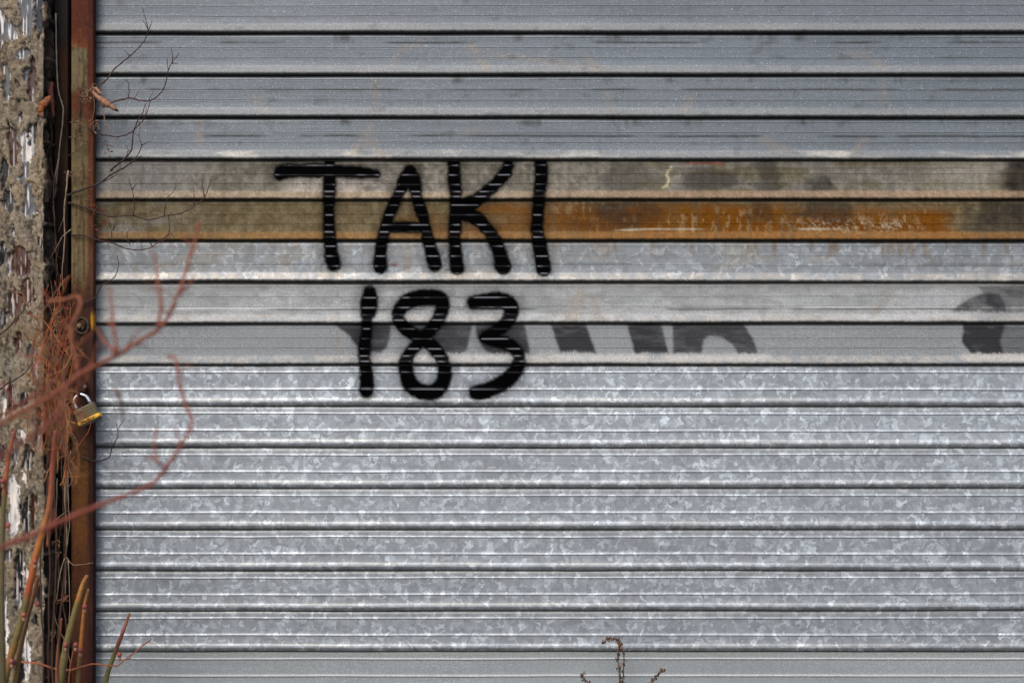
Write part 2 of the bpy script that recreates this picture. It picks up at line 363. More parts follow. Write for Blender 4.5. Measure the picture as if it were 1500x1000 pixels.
base = {0: (117, 124, 131), 1: (117, 125, 133), 2: (117, 125, 132), 3: (118, 126, 133), 4: (120, 116, 108), 5: (106, 93, 68), 6: (146, 152, 156), 7: (159, 163, 164),
        8: (146, 151, 154), 16: (153, 160, 163)}
def slat_tint(i, X, Y, V):
    """painted, rusted and worn colours, plus painted-in shade and highlights; X, Y in photograph pixels"""
    b = base.get(i, (171, 179, 186)); C = np.broadcast_to(tone(b), X.shape + (3,)).copy()
    paint = np.zeros(X.shape); sp = np.zeros(X.shape) + (1.0 if 9 <= i <= 15 else {6: .75, 7: .12}.get(i, 0))
    def over(m, c):
        nonlocal C; m = np.clip(m, 0, 1)[..., None]; C = C * (1 - m) + tone(c) * m
    n1 = fbm(X / 60, Y / 18, 40 + i); n2 = fbm(X / 9, Y / 9, 60 + i); n3 = fbm(X / 240, Y / 40, 80 + i)
    C = C * (1 + .22 * (n3 - .5) + .12 * (n1 - .5))[..., None]
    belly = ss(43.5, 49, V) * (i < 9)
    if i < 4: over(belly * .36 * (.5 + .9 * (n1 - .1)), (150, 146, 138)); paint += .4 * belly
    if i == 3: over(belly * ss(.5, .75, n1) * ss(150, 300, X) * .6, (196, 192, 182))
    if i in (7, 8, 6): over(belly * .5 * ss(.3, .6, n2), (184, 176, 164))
    if i == 4:
        paint += .95; over(ss(.40, .62, n1) * .5, (104, 100, 84)); over(ss(.45, .6, n2) * .45, (146, 141, 130))
        over(ss(400, 440, X) * (1 - ss(545, 580, X)) * ss(16, 24, V) * (1 - ss(46, 48, V)) * ss(.3, .5, n1) * .85, (176, 168, 158))
        over(ss(540, 640, X) * (1 - ss(820, 860, X)) * .45 * ss(.35, .55, n2), (150, 143, 132))
        over(ss(860, 1000, X) * .6 * ss(.4, .6, n1), (100, 92, 66)); over(ss(1330, 1400, X) * (1 - ss(1440, 1480, X)) * .6, (150, 145, 132))
        over((1 - ss(230, 330, X)) * .5, (146, 145, 143))
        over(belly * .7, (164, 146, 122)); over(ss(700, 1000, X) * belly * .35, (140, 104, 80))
    if i == 5:
        paint += .95; over(ss(.42, .6, n2) * .4, (134, 124, 98)); over((1 - ss(150, 330, X)) * .6 * ss(.3, .6, n1), (142, 142, 140))
        rust = ss(500, 900, X + 260 * (n1 - .5)) * (1 - ss(1378, 1412, X + 40 * (n1 - .5) + 14 * (n2 - .5))) * ss(2, 26, V + 22 * (n1 - .4) + 10 * (n2 - .5) + 6 * ss(1250, 950, X))
        over(rust * .95, (116, 68, 0)); over(ss(.52, .66, fbm(X / 30, V / 9, 73)) * rust * .35, (104, 80, 36)); over(ss(.5, .7, n2) * rust * .5, (100, 58, 10))
        over(ss(.56, .68, fbm(X / 5, Y / 14, 5)) * ss(.45, .6, n3 + .1) * ss(760, 860, X) * .4, (172, 152, 118))
        over(ss(1400, 1440, X) * ss(14, 30, V) * .5, (142, 130, 104))
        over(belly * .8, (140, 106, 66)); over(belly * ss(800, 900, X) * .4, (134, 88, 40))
        for x0, x1, yy in ((920, 1030, 336), (1170, 1225, 336), (905, 940, 337)):
            over(np.exp(-((Y - yy) / 1.0) ** 2) * ss(x0 - 12, x0 + 12, X) * (1 - ss(x1 - 20, x1 + 12, X)) * .9, (206, 196, 172))
        over(np.exp(-((Y - 328 - 3 * n2) / 9) ** 2) * ss(.5, .62, fbm(X / 3, Y / 3, 9)) * ss(1120, 1220, X) * (1 - ss(1300, 1370, X)) * .4, (214, 206, 180))
    if i == 4:
        q = stroke_sd([(984, 244, 1.4), (976, 256, 1.4), (980, 262, 1.2), (977, 272, 1.2), (971, 275, 1)], X, Y); over(ss(1.4, -.4, q) * .9, (196, 186, 150))
        q = stroke_sd([(1005, 238.5, .8), (1060, 239.5, .8)], X, Y); over(ss(1.4, -.4, q) * .7, (160, 60, 40))
        for bx, by in ((445, 269), (453, 277)): over(ss(1.8, .3, np.hypot(X - bx, Y - by)), (30, 22, 18))
    if i in (4, 5):
        sp4 = fbm(X / 3.2, Y / 3.2, 55 + i, 3); C = C * (1 + .55 * (sp4 - .5) + .25 * (n2 - .5))[..., None]
        vs_ = ss(.5, .68, fbm(X / 7, Y / 60, 58)) * .28; over(vs_, (84, 78, 62))
        for (cx, cy), (rx, ry), s in DARK45:
            e = np.hypot((X - cx + 50 * (fbm(X / 26, Y / 22, 18) - .5)) / rx, (Y - cy) / ry) + .9 * (n1 - .5) + .25 * (n2 - .5)
            over(ss(1.25, .6, e) * s * 1.35 * (.7 + .7 * (n2 - .25)) * (1 - .75 * belly), (44, 40, 37))
    if i == 6:
        over(ss(.50, .66, fbm(X / 9, Y / 70, 83)) * (1 - ss(6, 34, V + 16 * (n1 - .5))) * (.25 + .35 * ss(780, 950, X)), (128, 104, 74))
        over(ss(.55, .7, n1) * .3, (170, 160, 140))
        over(np.exp(-(np.hypot(X - 578, (Y - 388) * 2) / 5) ** 2) * .8, (120, 40, 40))
    if i == 7:
        paint += .6; over(ss(.40, .6, n1) * .55, (182, 185, 187)); over(ss(.54, .66, fbm(X / 13, Y / 9, 66)) * .35, (132, 132, 130)); over(ss(1380, 1460, X) * .45 * ss(.3, .6, n1), (118, 116, 114))
        over(np.exp(-((V - 36.5) / 1.6) ** 2) * ss(.38, .6, vn(X / 180, i, 3)) * .8, (226, 226, 226))
        over(ss(0, 14, V) * 0 + (1 - ss(6, 16, V)) * .35, (130, 126, 122))
    if i == 8: paint += .7
    for P_, sl in ((GHOST8, 8), (GHOST7, 7)):
        if i == sl:
            for pl, s in P_:
                q = poly_sd(pl, X, Y) + 2.4 * (n2 - .5)
                m = ss(3.4, -2.4, q) * s * .93 * np.clip(.72 + .62 * fbm(X / 22, Y / 5, 19, 4), 0, 1.06)
                scr = ss(44.5, 40, V + 5 * (fbm(X / 3.0, 1, 7) - .5) + 3 * (fbm(X / 11, 2, 8) - .5))
                m = m * (scr + (1 - scr) * .10 + ss(55, 57.5, V) * .5)
                if sl == 7: m = m * (.75 + .5 * (n2 - .4))
                over(m, (50, 50, 54))
            if i == 8:
                sc = ss(41, 44, V + 4 * (fbm(X / 3, 1, 7) - .5)) * (1 - ss(52, 55, V))
                over(sc * .55 * ss(490, 510, X) * (1 - ss(1115, 1140, X)) * ss(.3, .5, n1), (190, 188, 184))
                over(sc * .55 * ss(1400, 1420, X), (196, 192, 184))
    for st in PEACH:
        q = stroke_sd(st, X, Y) + 8 * (n2 - .5)
        over(ss(6, -6, q) * .42 * ss(.3, .65, n1 + .1), (150, 137, 120))
    if i < 4:  # sooty smudges under the joints
        sm = ss(.62, .8, fbm(X / 28, i * 3.3, 90)) * (1 - ss(6, 15, V + 6 * (n2 - .5))); over(sm * .8, (62, 66, 64))
        sm = ss(.66, .8, fbm(X / 22, Y / 14, 95 + i)); over(sm * .45, (84, 90, 92))
        C = C * (1 + .16 * (fbm(X / 160, Y / 5, 97 + i) - .5) + .10 * (fbm(X / 5, Y / 5, 99) - .5))[..., None]
    for gi, gv, gs, sd in GRIME:
        if gi == i:
            m = np.exp(-((V - gv - .8 * (vn(X / 40, 0, sd + 5) - .5)) / 1.45) ** 2) * ss(.36, .58, fbm(X / 90, 0.5, sd, 3)) * gs
            over(m * (.8 + .6 * n2) * 1.2, (44, 42, 38))
    # dirt settled in the joint and along the lip of each slat
    dj = (1 - ss(1, 5.5, V)) * (.75 if i < 9 else .35); over(dj * (.7 + .5 * (n1 - .3)), (58, 57, 52))
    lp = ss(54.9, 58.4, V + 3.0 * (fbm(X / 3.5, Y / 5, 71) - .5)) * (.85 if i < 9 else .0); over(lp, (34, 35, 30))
    if 9 <= i <= 15:
        lp = ss(52.6, 53.6, V); over(lp * (.5 + .5 * (n2 - .4)), (100, 101, 102)); over(ss(57.8, 59, V) * .8, (46, 42, 38))  # shade of the downturned underside painted in, joint line darker
        ln = ss(44.5, 47, V) * (1 - ss(52, 53, V)); over(ln * .4 * ss(.3, .6, n1), (172, 172, 166))
        over((1 - ss(2, 8.5, V)) * .35, (142, 142, 136))
        k = {9: 1.0, 10: 1.03, 11: .98, 12: .97, 13: .94, 14: .91, 15: .87}[i]; C = C * k  # light falling off towards the bottom slats put into the colour
        for v0 in (9.6, 34.6):   # highlight on each bead crest painted in
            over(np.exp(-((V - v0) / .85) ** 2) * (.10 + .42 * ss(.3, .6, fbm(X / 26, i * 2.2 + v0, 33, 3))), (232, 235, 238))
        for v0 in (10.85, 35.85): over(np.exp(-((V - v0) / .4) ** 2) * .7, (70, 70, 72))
        over(np.exp(-((V - 49.5) / .5) ** 2) * ss(.35, .6, fbm(X / 26, i * 1.2, 37, 3)) * .5, (214, 216, 216))  # highlight along the lower bend painted in
    if i == 16:
        paint += .75
        for v0 in (9.6, 34.6): over(np.exp(-((V - v0) / .8) ** 2) * .9, (214, 216, 217)); over(np.exp(-((V - v0 - 1.25) / .4) ** 2) * .8, (60, 56, 58))  # bead highlights painted in, dark lines below them
        over((1 - ss(2, 8, V)) * .4, (128, 127, 120))
    C = C * (1 - .10 * ss(430, 137, X))[..., None]  # shade towards the left end put into the colour
    return np.concatenate([np.clip(C, .002, .95), np.clip(paint, 0, 1)[..., None]], -1), sp

xf = np.concatenate([np.arange(126, 1526, 2.0), np.arange(1530, 2440, 30.0)])
xc = np.arange(126, 2440, 45.0)
letter_geo = {k: ([], [], [], []) for k in STROKES}
def slat_grid(i, g0, g1, prof, xs, far=False):
    pv = np.array([p[0] for p in prof], float); pd = np.array([p[1] for p in prof], float)
    sc = 1.0 if i == 16 else (g1 - g0) / 60.0
    V = pv[:, None] + 0 * xs[None, :]; X = xs[None, :] + 0 * V
    wav = .45 * (vn(X / 170, i * 7.7, 3) - .5) * 2 + .35 * (vn(X / 45, i * 3.7, 4) - .5) + .0009 * (X - 750) * ((i * 37 % 7) / 3 - 1)
    Y = g0 + V * sc + wav
    dep = pd[:, None] * 1.0 + .9 * (vn(X / 130, i * 5.1, 5) - .5) * 2 + .25 * (vn(X / 31, V / 20 + i * 9, 6) - .5)
    x = (X - 750) * S; z = (1042 - Y) * S; y = -dep * .001
    return X, Y, V, x, y, z
shutter = empty('roller_shutter', (0, 0, 0))
tag(shutter, 'corrugated metal roller shutter of horizontal slats, grey above, brown in the middle, bright below', 'roller shutter')
panels = [('slat_panel', [0, 1, 2, 3], 'dull blue grey upper slats with dirty joints'), ('slat_panel', [4, 5], 'two brown slats stained with rust'),
          ('slat_panel', [6, 7, 8], 'pale worn slats with remains of old black paint'), ('slat_panel', [9, 10, 11, 12, 13, 14, 15], 'bright galvanised slats with crystal spangle'), ('bottom_bar', [16], 'smooth plain grey bottom bar')]
for name, ids, lab in panels:
    VV = []; FF = []; TT = []; SP = []; off = 0
    lst = [(i, gaps[i], gaps[i + 1], xf) for i in ids]
    if 0 in ids:
        for k in range(16): lst.append((0 - 4 * (k + 1), -12 - 61.5 * (k + 1), -12 - 61.5 * k, xc))
    for i, g0, g1, xs in lst:
        prof = profBar if i == 16 else (profB if i >= 9 else profA)
        X, Y, V, x, y, z = slat_grid(i, g0, g1, prof, xs)
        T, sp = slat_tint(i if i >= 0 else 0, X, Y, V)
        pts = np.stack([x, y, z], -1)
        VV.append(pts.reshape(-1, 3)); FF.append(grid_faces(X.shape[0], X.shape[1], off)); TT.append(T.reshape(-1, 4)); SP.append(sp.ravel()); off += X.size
        if 4 <= i <= 9:   # the sprayed characters lie on these slats as a skin of paint
            ty = np.gradient(y, axis=0); tz = np.gradient(z, axis=0); ln = np.hypot(ty, tz) + 1e-9
            ny, nz = tz / ln, -ty / ln      # outward = -y when z falls
            sg = np.sign(-ny); sg[sg == 0] = 1
            nrm_ = np.stack([0 * x, ny, nz], -1)
            # paint missed the lips of the scored lines
            bare = np.zeros_like(V)
            edges = (6.9, 21.2, 35.7, 46.4, 54.4) if i < 9 else (9.6, 34.6, 49.5)
            for e in edges: bare = np.maximum(bare, np.exp(-((V - e) / .75) ** 2))
            chip = bare
            belly = ss(46.8, 48, V) * (1 - ss(54, 56, V)) * (1.0 if i < 9 else 0)
            for key, sts in STROKES.items():
                sd = np.full(X.shape, 1e9)
                for st in sts:
                    pp = crom(st, 4); sd = np.minimum(sd, stroke_sd([tuple(p) for p in pp], X + 1.2 * (fbm(X / 7, Y / 7, 2) - .5), Y))
                sd = sd - .9 + 1.4 * (vn(X / 4, Y / 4, 12) - .5) + 2.6 * (vn(X / 22, Y / 22, 13) - .5)
                a = ss(5.2, -3.0, sd) + .30 * np.exp(-np.clip(sd, 0, 50) / 6.0) * (sd > -2) * (.5 + vn(X / 2, Y / 2, 77))
                a = np.clip(a, 0, 1) * (1 - .12 * belly); a[a < .02] = 0
                keep = (a > .02); f = grid_faces(X.shape[0], X.shape[1])
                fv = (V.ravel()[f] >= -.2).all(1) & (V.ravel()[f] <= 59).all(1) & keep.ravel()[f].any(1)
                f = f[fv]
                if len(f):
                    L = letter_geo[key]; o = sum(len(q) for q in L[0]); used, inv = np.unique(f, return_inverse=True)
                    L[0].append((pts + nrm_ * (.0003 + .00006 * list(STROKES).index(key))).reshape(-1, 3)[used]); L[1].append(inv.reshape(-1, 4) + o); L[2].append(a.ravel()[used]); L[3].append((chip * ss(1.0, -1.5, sd) * (.10 + .9 * ss(.3, .7, vn(X / 16, i * 3 + np.round(V / 7), 41)))).ravel()[used])
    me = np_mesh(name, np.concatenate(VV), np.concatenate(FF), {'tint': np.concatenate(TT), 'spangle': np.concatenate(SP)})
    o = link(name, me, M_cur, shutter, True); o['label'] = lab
for key, L in letter_geo.items():
    me = np_mesh('m', np.concatenate(L[0]), np.concatenate(L[1]), {'spray': np.concatenate(L[2]), 'chip': np.concatenate(L[3])})
    nm = 'painted_letter' if key.isalpha() else 'painted_digit'
    o = link(nm, me, M_spray, shutter, True); o['label'] = 'black spray painted %s %s' % ('letter' if key.isalpha() else 'digit', key)

K = .98
# ------------------------------------------------------------------ masonry at the left
GL = [  # cx, cy, rx, ry, kind (0 black, 1 brown, 2 white with painted glints, 3 slate grey)
 (38, 18, 11, 34, 3), (56, 22, 7, 30, 0), (14, 42, 9, 14, 3), (1, 38, 6, 26, 3), (34, 80, 9, 11, 3), (9, 118, 6, 30, 3), (48, 118, 5, 26, 1), (39, 112, 4, 12, 3), (30, 172, 3, 10, 0),
 (46, 203, 7, 22, 0), (39, 222, 6, 26, 2), (19, 215, 8, 30, 1), (4, 258, 6, 24, 0), (13, 180, 3, 8, 0), (13, 296, 10, 18, 0), (43, 296, 9, 22, 3), (35, 255, 8, 12, 3), (28, 385, 17, 22, 1), (3, 372, 6, 20, 0), (19, 443, 12, 22, 1),
 (40, 430, 8, 22, 1), (4, 470, 5, 16, 0), (42, 512, 4, 14, 3), (5, 592, 3.5, 30, 2), (27, 500, 4, 18, 1), (16, 585, 5, 24, 1), (36, 585, 6, 8, 0), (42, 668, 8, 16, 0), (3, 668, 5, 14, 0), (20, 738, 9, 42, 2), (37, 700, 3, 18, 2), (37, 760, 6, 28, 0),
 (2, 720, 4, 30, 0), (27, 845, 7, 40, 0), (37, 850, 2.5, 28, 2), (3, 900, 5, 70, 0), (9, 920, 3, 52, 2), (38, 955, 5, 44, 2), (29, 990, 5, 20, 0), (25, 120, 3, 10, 1), (55, 620, 4, 24, 0), (33, 640, 4, 14, 2),
 (52, 540, 4, 12, 0), (22, 660, 4, 20, 3), (60, 880, 5, 16, 0), (52, 905, 4, 8, 0), (12, 815, 6, 12, 3), (50, 745, 4, 30, 1), (58, 170, 3, 9, 0), (57, 350, 4, 8, 0), (20, 340, 3, 12, 3)]
def masonry(side, name, label):
    hf = .062
    zs = np.concatenate([np.arange(-.02, 1.36, .0021), np.arange(1.37, 2.75, .02)]) if side < 0 else np.arange(-.02, 2.75, .03)
    xe = -.834 if side < 0 else 2.12
    if side < 0: fx = np.concatenate([np.arange(-2.3, -1.0, .02), np.arange(-1.0, xe - .008, .0019)])
    else: fx = np.arange(-2.3, xe * 0 - .842, .03)
    path = [(x, -hf, 0, -1, x) for x in fx]
    for a in np.linspace(0, math.pi / 2, 7):
        path.append((-.842 + .008 * math.sin(a), -hf + .008 - .008 * math.cos(a), math.sin(a), -math.cos(a), -.842 + .008 * a))
    for q in np.arange(.002, .075, .0022): path.append((-.834, -hf + .008 + q, 1, 0, -.83 + q))
    pa = np.array(path)
    if side > 0: pa[:, 0] = -pa[:, 0] + 1.286; pa[:, 2] *= -1
    U = pa[None, :, 4] + 0 * zs[:, None]; Z = zs[:, None] + 0 * U
    # photograph pixels of a point on the front face
    X = 750 + U / (S * (1 - hf / D)); Y = 1042 - ((Z - CAM.z) / (1 - hf / D) + CAM.z) / S
    isside = (pa[None, :, 2] ** 2 > .5) & (Z > -9)
    n1 = fbm(U * 42, Z * 26, 1, 5); n2 = fbm(U * 170, Z * 95, 2, 4); n3 = fbm(U * 14, Z * 7, 3, 3); n4 = fbm(U * 420, Z * 420, 4, 2)
    dis = .006 * (n1 - .5) + .006 * (n2 - .5) + .008 * (n3 - .5) + .0022 * (n4 - .5)
    crack = ss(.035, .0, np.abs(fbm(U * 26, Z * 16, 21, 4) - .5)) * .6
    dis = dis - .006 * crack
    C = np.zeros(U.shape + (3,)) + tone((172, 158, 138)); gl = np.zeros(U.shape)
    def over(m, c):
        nonlocal C; m = np.clip(m, 0, 1)[..., None]; C = C * (1 - m) + tone(c) * m
    over(ss(.45, .7, n3) * .5, (128, 122, 108)); over(ss(.5, .68, n1) * .5, (180, 164, 136)); over(ss(.5, .36, n2) * .45, (92, 84, 72)); over(crack * .6, (66, 60, 50)); over(ss(.60, .70, fbm(U * 230, Z * 110, 27, 3)) * .7, (58, 50, 42)); over(ss(.62, .72, fbm(U * 320, Z * 300, 28, 3)) * .6, (206, 196, 176))
    over(ss(900, 1042, Y) * .25, (96, 90, 78))
    cols = [(24, 24, 28), (66, 38, 28), (206, 206, 208), (84, 86, 92)]
    extra = []
    rr = random.Random(4)
    for k in range(150): extra.append((-10 - rr.random() * 900, rr.random() * 1000, 4 + rr.random() * 8, 10 + rr.random() * 26, rr.choice([0, 0, 1, 1, 3, 2])))
    wx = X + 14 * (fbm(X / 10, Y / 14, 8, 5) - .5); wy = Y + 34 * (fbm(X / 8, Y / 16, 9, 5) - .5)
    if side < 0:
        for cx, cy, rx, ry, kd in GL + extra:
            bx = np.abs(X[0] - cx) < rx * 1.6 + 12
            if not bx.any(): continue
            sub = np.ix_(np.abs(Y[:, 0] - cy) < ry * 1.6 + 20, bx)
            if sub[0].size == 0: continue
            e = (np.abs((wx[sub] - cx) / rx) ** 2.6 + np.abs((wy[sub] - cy) / ry) ** 2.6) ** (1 / 2.6) + .5 * (n2[sub] - .5)
            m = ss(1.08, .92, e); mm = m[..., None]
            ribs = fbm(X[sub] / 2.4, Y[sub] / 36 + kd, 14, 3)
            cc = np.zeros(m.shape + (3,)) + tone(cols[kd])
            wst = ss(.60, .70, ribs)[..., None] * (.85 if kd in (2, 3) else .5); cc = cc * (1 - wst) + tone((226, 226, 230)) * wst  # pale streaks paint glints into the glaze colour
            if kd == 2: dk = ss(.40, .30, ribs)[..., None] * .8; cc = cc * (1 - dk) + tone((50, 46, 48)) * dk
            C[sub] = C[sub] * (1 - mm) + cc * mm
            gl[sub] = np.maximum(gl[sub], m)
            dis[sub] = dis[sub] * (1 - m) + m * (-.0045 + .006 * (ribs - .5))
    # broken dark brick ends inside the jamb
    if side < 0:
        sd_ = (U > -.838); ck = fbm(U * 60, Z * 22, 31, 4); cr = ((Z * 1000 / 74) % 1.0)
        mort = ss(.42, .5, np.abs(cr - .5)) + ss(.55, .65, ck) * .8
        jm = ss(-.838, -.832, U)
        mc = tone((48, 32, 26)); kb = (np.floor(Z * 1000 / 74) % 3)
        C = C * (1 - jm[..., None]) + jm[..., None] * (mc * (1 + .6 * (kb == 1))[..., None])
        over(jm * np.clip(mort, 0, 1) * .8, (92, 82, 66)); gl = gl * (1 - jm)
        dis = dis + jm * (.010 * (np.clip(mort, 0, 1) - .5)) - jm * .012 * ss(.5, .3, ck)
    x = pa[None, :, 0] + pa[None, :, 2] * dis; y = pa[None, :, 1] + pa[None, :, 3] * dis
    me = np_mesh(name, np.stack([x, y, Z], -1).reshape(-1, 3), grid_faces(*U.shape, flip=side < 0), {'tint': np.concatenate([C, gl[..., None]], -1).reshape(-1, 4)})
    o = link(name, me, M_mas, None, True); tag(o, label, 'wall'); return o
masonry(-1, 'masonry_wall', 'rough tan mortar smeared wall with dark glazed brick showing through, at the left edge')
masonry(1, 'masonry_wall', 'mortar wall at the far right end of the shutter, beyond the picture')
mb = MB(); mb.box(-2.3, 3.6, -.05, .25, 2.52, 3.3); o = mb.build('lintel_wall', mat_simple('old_render', (.33, .30, .25), .9, 0, 60, .4, .01))
tag(o, 'plain rendered wall above the roller shutter', 'wall')
mb = MB(); mb.box(-2.3, 3.6, .10, .25, -.02, 2.515); o = mb.build('back_wall', mat_simple('dark_block', (.05, .05, .05), .9))
tag(o, 'dark wall behind the shutter and its rails', 'wall')

K = .52
# ------------------------------------------------------------------ steel guide rail
rail = empty('guide_rail', (P(115, 1034, .02).x, -.02, 0))
tag(rail, 'rusty steel guide rail with flaking cream paint between wall and shutter', 'guide rail')
def plate(name, pxa, pxb, h, fn, lab=None, yback=0.0, parent=rail, smooth=True):
    xa = P(pxa, 500, h).x; xb = P(pxb, 500, h).x; r = .0022
    prof = [(xa, -h + .03 if yback is None else yback)]
    prof += [(xa, -h + r), (xa + r * .3, -h + r * .3), (xa + r, -h)]
    m = max(6, int((xb - xa) / .0022)); prof += [(xa + r + (xb - xa - 2 * r) * k / m, -h) for k in range(1, m)]
    prof += [(xb - r, -h), (xb - r * .3, -h + r * .3), (xb, -h + r), (xb, yback)]
    pr = np.array(prof); zs = np.concatenate([np.arange(0, 1.34, .0024), np.arange(1.36, 2.5, .03)])
    Z = zs[:, None] + 0 * pr[None, :, 0]; Xw = pr[None, :, 0] + 0 * Z; Yw = pr[None, :, 1] + 0 * Z
    PX = 750 + Xw / (S * (1 - h / D)); PY = 1042 - ((Z - CAM.z) / (1 - h / D) + CAM.z) / S
    C = fn(PX, PY); dz = .0007 * (fbm(Xw * 60, Z * 30, 5) - .5)
    me = np_mesh(name, np.stack([Xw, Yw + dz, Z], -1).reshape(-1, 3), grid_faces(*Z.shape, flip=True), {'tint': np.concatenate([C, np.ones(Z.shape + (1,))], -1).reshape(-1, 4)})
    o = link(name, me, M_rust, parent, False)
    if lab: o['label'] = lab
    return o
def keyed(PY, keys):
    ys = [k[0] for k in keys]; cs = np.array([tone(k[1]) for k in keys])
    return np.stack([np.interp(PY, ys, cs[:, c]) for c in range(3)], -1)
def front_fn(PX, PY):
    w = PY + 26 * (fbm(PX / 9, PY / 22, 3) - .5)
    C = keyed(w, [(-300, (104, 50, 32)), (45, (104, 50, 32)), (62, (134, 72, 40)), (72, (132, 122, 90)), (125, (136, 122, 88)), (140, (112, 70, 42)), (165, (112, 62, 38)), (185, (124, 108, 76)), (260, (128, 112, 78)), (400, (130, 116, 82)),
                  (425, (98, 62, 38)), (470, (66, 40, 28)), (560, (62, 36, 26)), (640, (68, 42, 26)), (680, (112, 72, 32)), (770, (112, 70, 32)), (830, (90, 52, 26)), (1000, (78, 38, 24)), (1060, (66, 34, 22))])
    u = (PX - 103) / 34 + .16 * (fbm(PX / 5, PY / 30, 6) - .5)
    m = ss(.66, .82, u)[..., None]; C = C * (1 - m) + m * keyed(w, [(0, (84, 42, 34)), (150, (110, 56, 36)), (260, (122, 74, 46)), (400, (104, 66, 44)), (450, (74, 44, 34)), (1000, (54, 26, 26))])
    st = (ss(.58, .70, fbm(PX / 3.5, PY / 50, 7)) * .7)[..., None]; C = C * (1 - st) + st * tone((96, 56, 36))
    dk = (ss(.62, .74, fbm(PX / 6, PY / 9, 17)) * .5)[..., None]; C = C * (1 - dk) + dk * tone((46, 30, 24))
    y = (np.exp(-((PY - 470) / 12) ** 4) * ss(132, 134, PX))[..., None]; C = C * (1 - y) + y * tone((208, 146, 44))
    return C
def back_fn(PX, PY):
    w = PY + 20 * (fbm(PX / 9, PY / 22, 13) - .5)
    return keyed(w, [(0, (54, 47, 44)), (60, (54, 46, 42)), (85, (74, 48, 32)), (230, (66, 48, 32)), (300, (46, 34, 26)), (500, (42, 28, 24)), (700, (30, 24, 22)), (1000, (34, 24, 20))])
plate('front_flange', 104, 137, .024, front_fn, 'rust brown flange with patches of old cream paint', yback=-.010)
plate('rear_flange', 79, 99.5, .006, back_fn, 'dark brown recessed flange', yback=.03)
mb = MB(); mb.box(P(99.5, 500, 0).x - .001, P(137, 500, 0).x - .004, .028, .04, 0, 2.5, tone((30, 24, 22))); mb.build('channel_web', M_rust, rail)
# right hand rail, beyond the frame
r2 = empty('guide_rail', (2.08, -.02, 0)); tag(r2, 'rusty steel guide rail at the far right end of the shutter, beyond the picture', 'guide rail')
mb = MB(); mb.box(2.05, 2.10, -.028, -.012, 0, 2.5, tone((90, 54, 40)), .002); mb.build('front_flange', M_rust, r2)
mb = MB(); mb.box(2.095, 2.13, -.011, .03, 0, 2.5, tone((50, 34, 28)), .002); mb.build('rear_flange', M_rust, r2)

# latch eye on the rail
eye = empty('latch_eye', P(120, 477, .026)); tag(eye, 'small round dark steel latch hole on the rusty rail above the padlock', 'latch')
c = P(120, 477, .027)
def torus(mb, c, Rr, r, sx=1, sz=1, n=28, m=8, col=(1, 1, 1), axis='y'):
    pts = [Vector(c) + Vector((Rr * sx * math.cos(2 * math.pi * k / n), 0, Rr * sz * math.sin(2 * math.pi * k / n))) for k in range(n + 1)]
    mb.tube(pts, r, col, n=m)
mb = MB(); torus(mb, c, .0125, .0022, .95, 1.15, col=tone((84, 72, 54))); mb.build('rim', M_rust, eye, True)
mb = MB(); ring = [[c + Vector((q * .0122 * math.cos(a), dy, q * .0140 * math.sin(a))) for a in np.linspace(0, 2 * math.pi, 24, endpoint=False)] for q, dy in ((1, .0016), (.85, .0012), (.5, .0010), (.1, .0008))]
mb.face_grid(ring, tone((12, 11, 11))); mb.build('bore_shade_disc', M_rust, eye)  # solid dark disc stands in for the shade inside the hole
mb = MB(); mb.blob(c + Vector((-.005, -.001, .0)), .0042, tone((150, 140, 112)), (1.2, .6, 1), 3); mb.blob(c + Vector((.002, -.001, -.004)), .003, tone((96, 64, 46)), (1, .6, 1.4), 4); mb.build('pin_stub', M_rust, eye, True)

# hasp and padlock
hasp = empty('hasp', P(119, 572, .026)); tag(hasp, 'rusty steel staple welded to the rail, holding the padlock', 'hasp')
c = P(119, 571, .030); M_ = Matrix.Translation(c)
mb = MB(); mb.box(-.0085, .0085, -.0035, .006, -.004, .014, tone((84, 54, 46)), .0012, M_); mb.build('base_plate', M_rust, hasp)
mb = MB(); mb.tube(crom([(c.x - .005, -.030, c.z + .006), (c.x - .005, -.046, c.z + .004), (c.x - .001, -.052, c.z - .004), (c.x + .003, -.047, c.z - .009), (c.x + .004, -.030, c.z - .010)], 5), .0028, tone((92, 58, 46)), n=8); mb.build('loop', M_rust, hasp, True)
mb = MB(); mb.blob(c + Vector((.009, -.006, .006)), .0042, tone((128, 96, 92)), (1, 1, 1), 2); mb.build('rivet', M_rust, hasp, True)

lock = empty('padlock', P(127.8, 605.5, .046)); tag(lock, 'brass coloured laminated padlock with a yellow band hanging from the rusty rail', 'padlock')
ang = R(26.5)
LM = Matrix.Translation(P(127.8, 605.5, .046)) @ Matrix.Rotation(-ang, 4, 'Y') @ Matrix.Rotation(R(6), 4, 'Z')
# laminated body: stacked plates
mb = MB(); w, dpt = .0200, .0095; nl = 11; z0, z1 = -.0085, .0140
for k in range(nl):
    a = z0 + (z1 - z0) * k / nl; b = z0 + (z1 - z0) * (k + 1) / nl - .00035; ins = .0006 if k == nl - 1 else (.00015 * (k % 2))
    col = tone((196, 184, 150)) if k % 3 else tone((176, 164, 130))
    mb.box(-w + ins, w - ins, -dpt + ins, dpt - ins, a, b, col, .0009 if k < nl - 1 else .0016, LM)
    mb.box(-w + .0012, w - .0012, -dpt + .0012, dpt - .0012, b - .0001, b + .0005, tone((60, 50, 38)), 0, LM)
t_ = NT('laminated_brass_steel'); at = t_.attr('tint'); v_ = t_.obj(); nn = t_.noise(v_, 900, 4, .7)
t_.bsdf(Base_Color=t_.vm('SCALE', at.outputs['Color'], sc=t_.ramp(nn, [(.2, .7), (.8, 1.35)])), Metallic=.55, Roughness=.42, Normal=t_.bump(nn, .0002, .6))
mb.build('body', t_.m, lock)
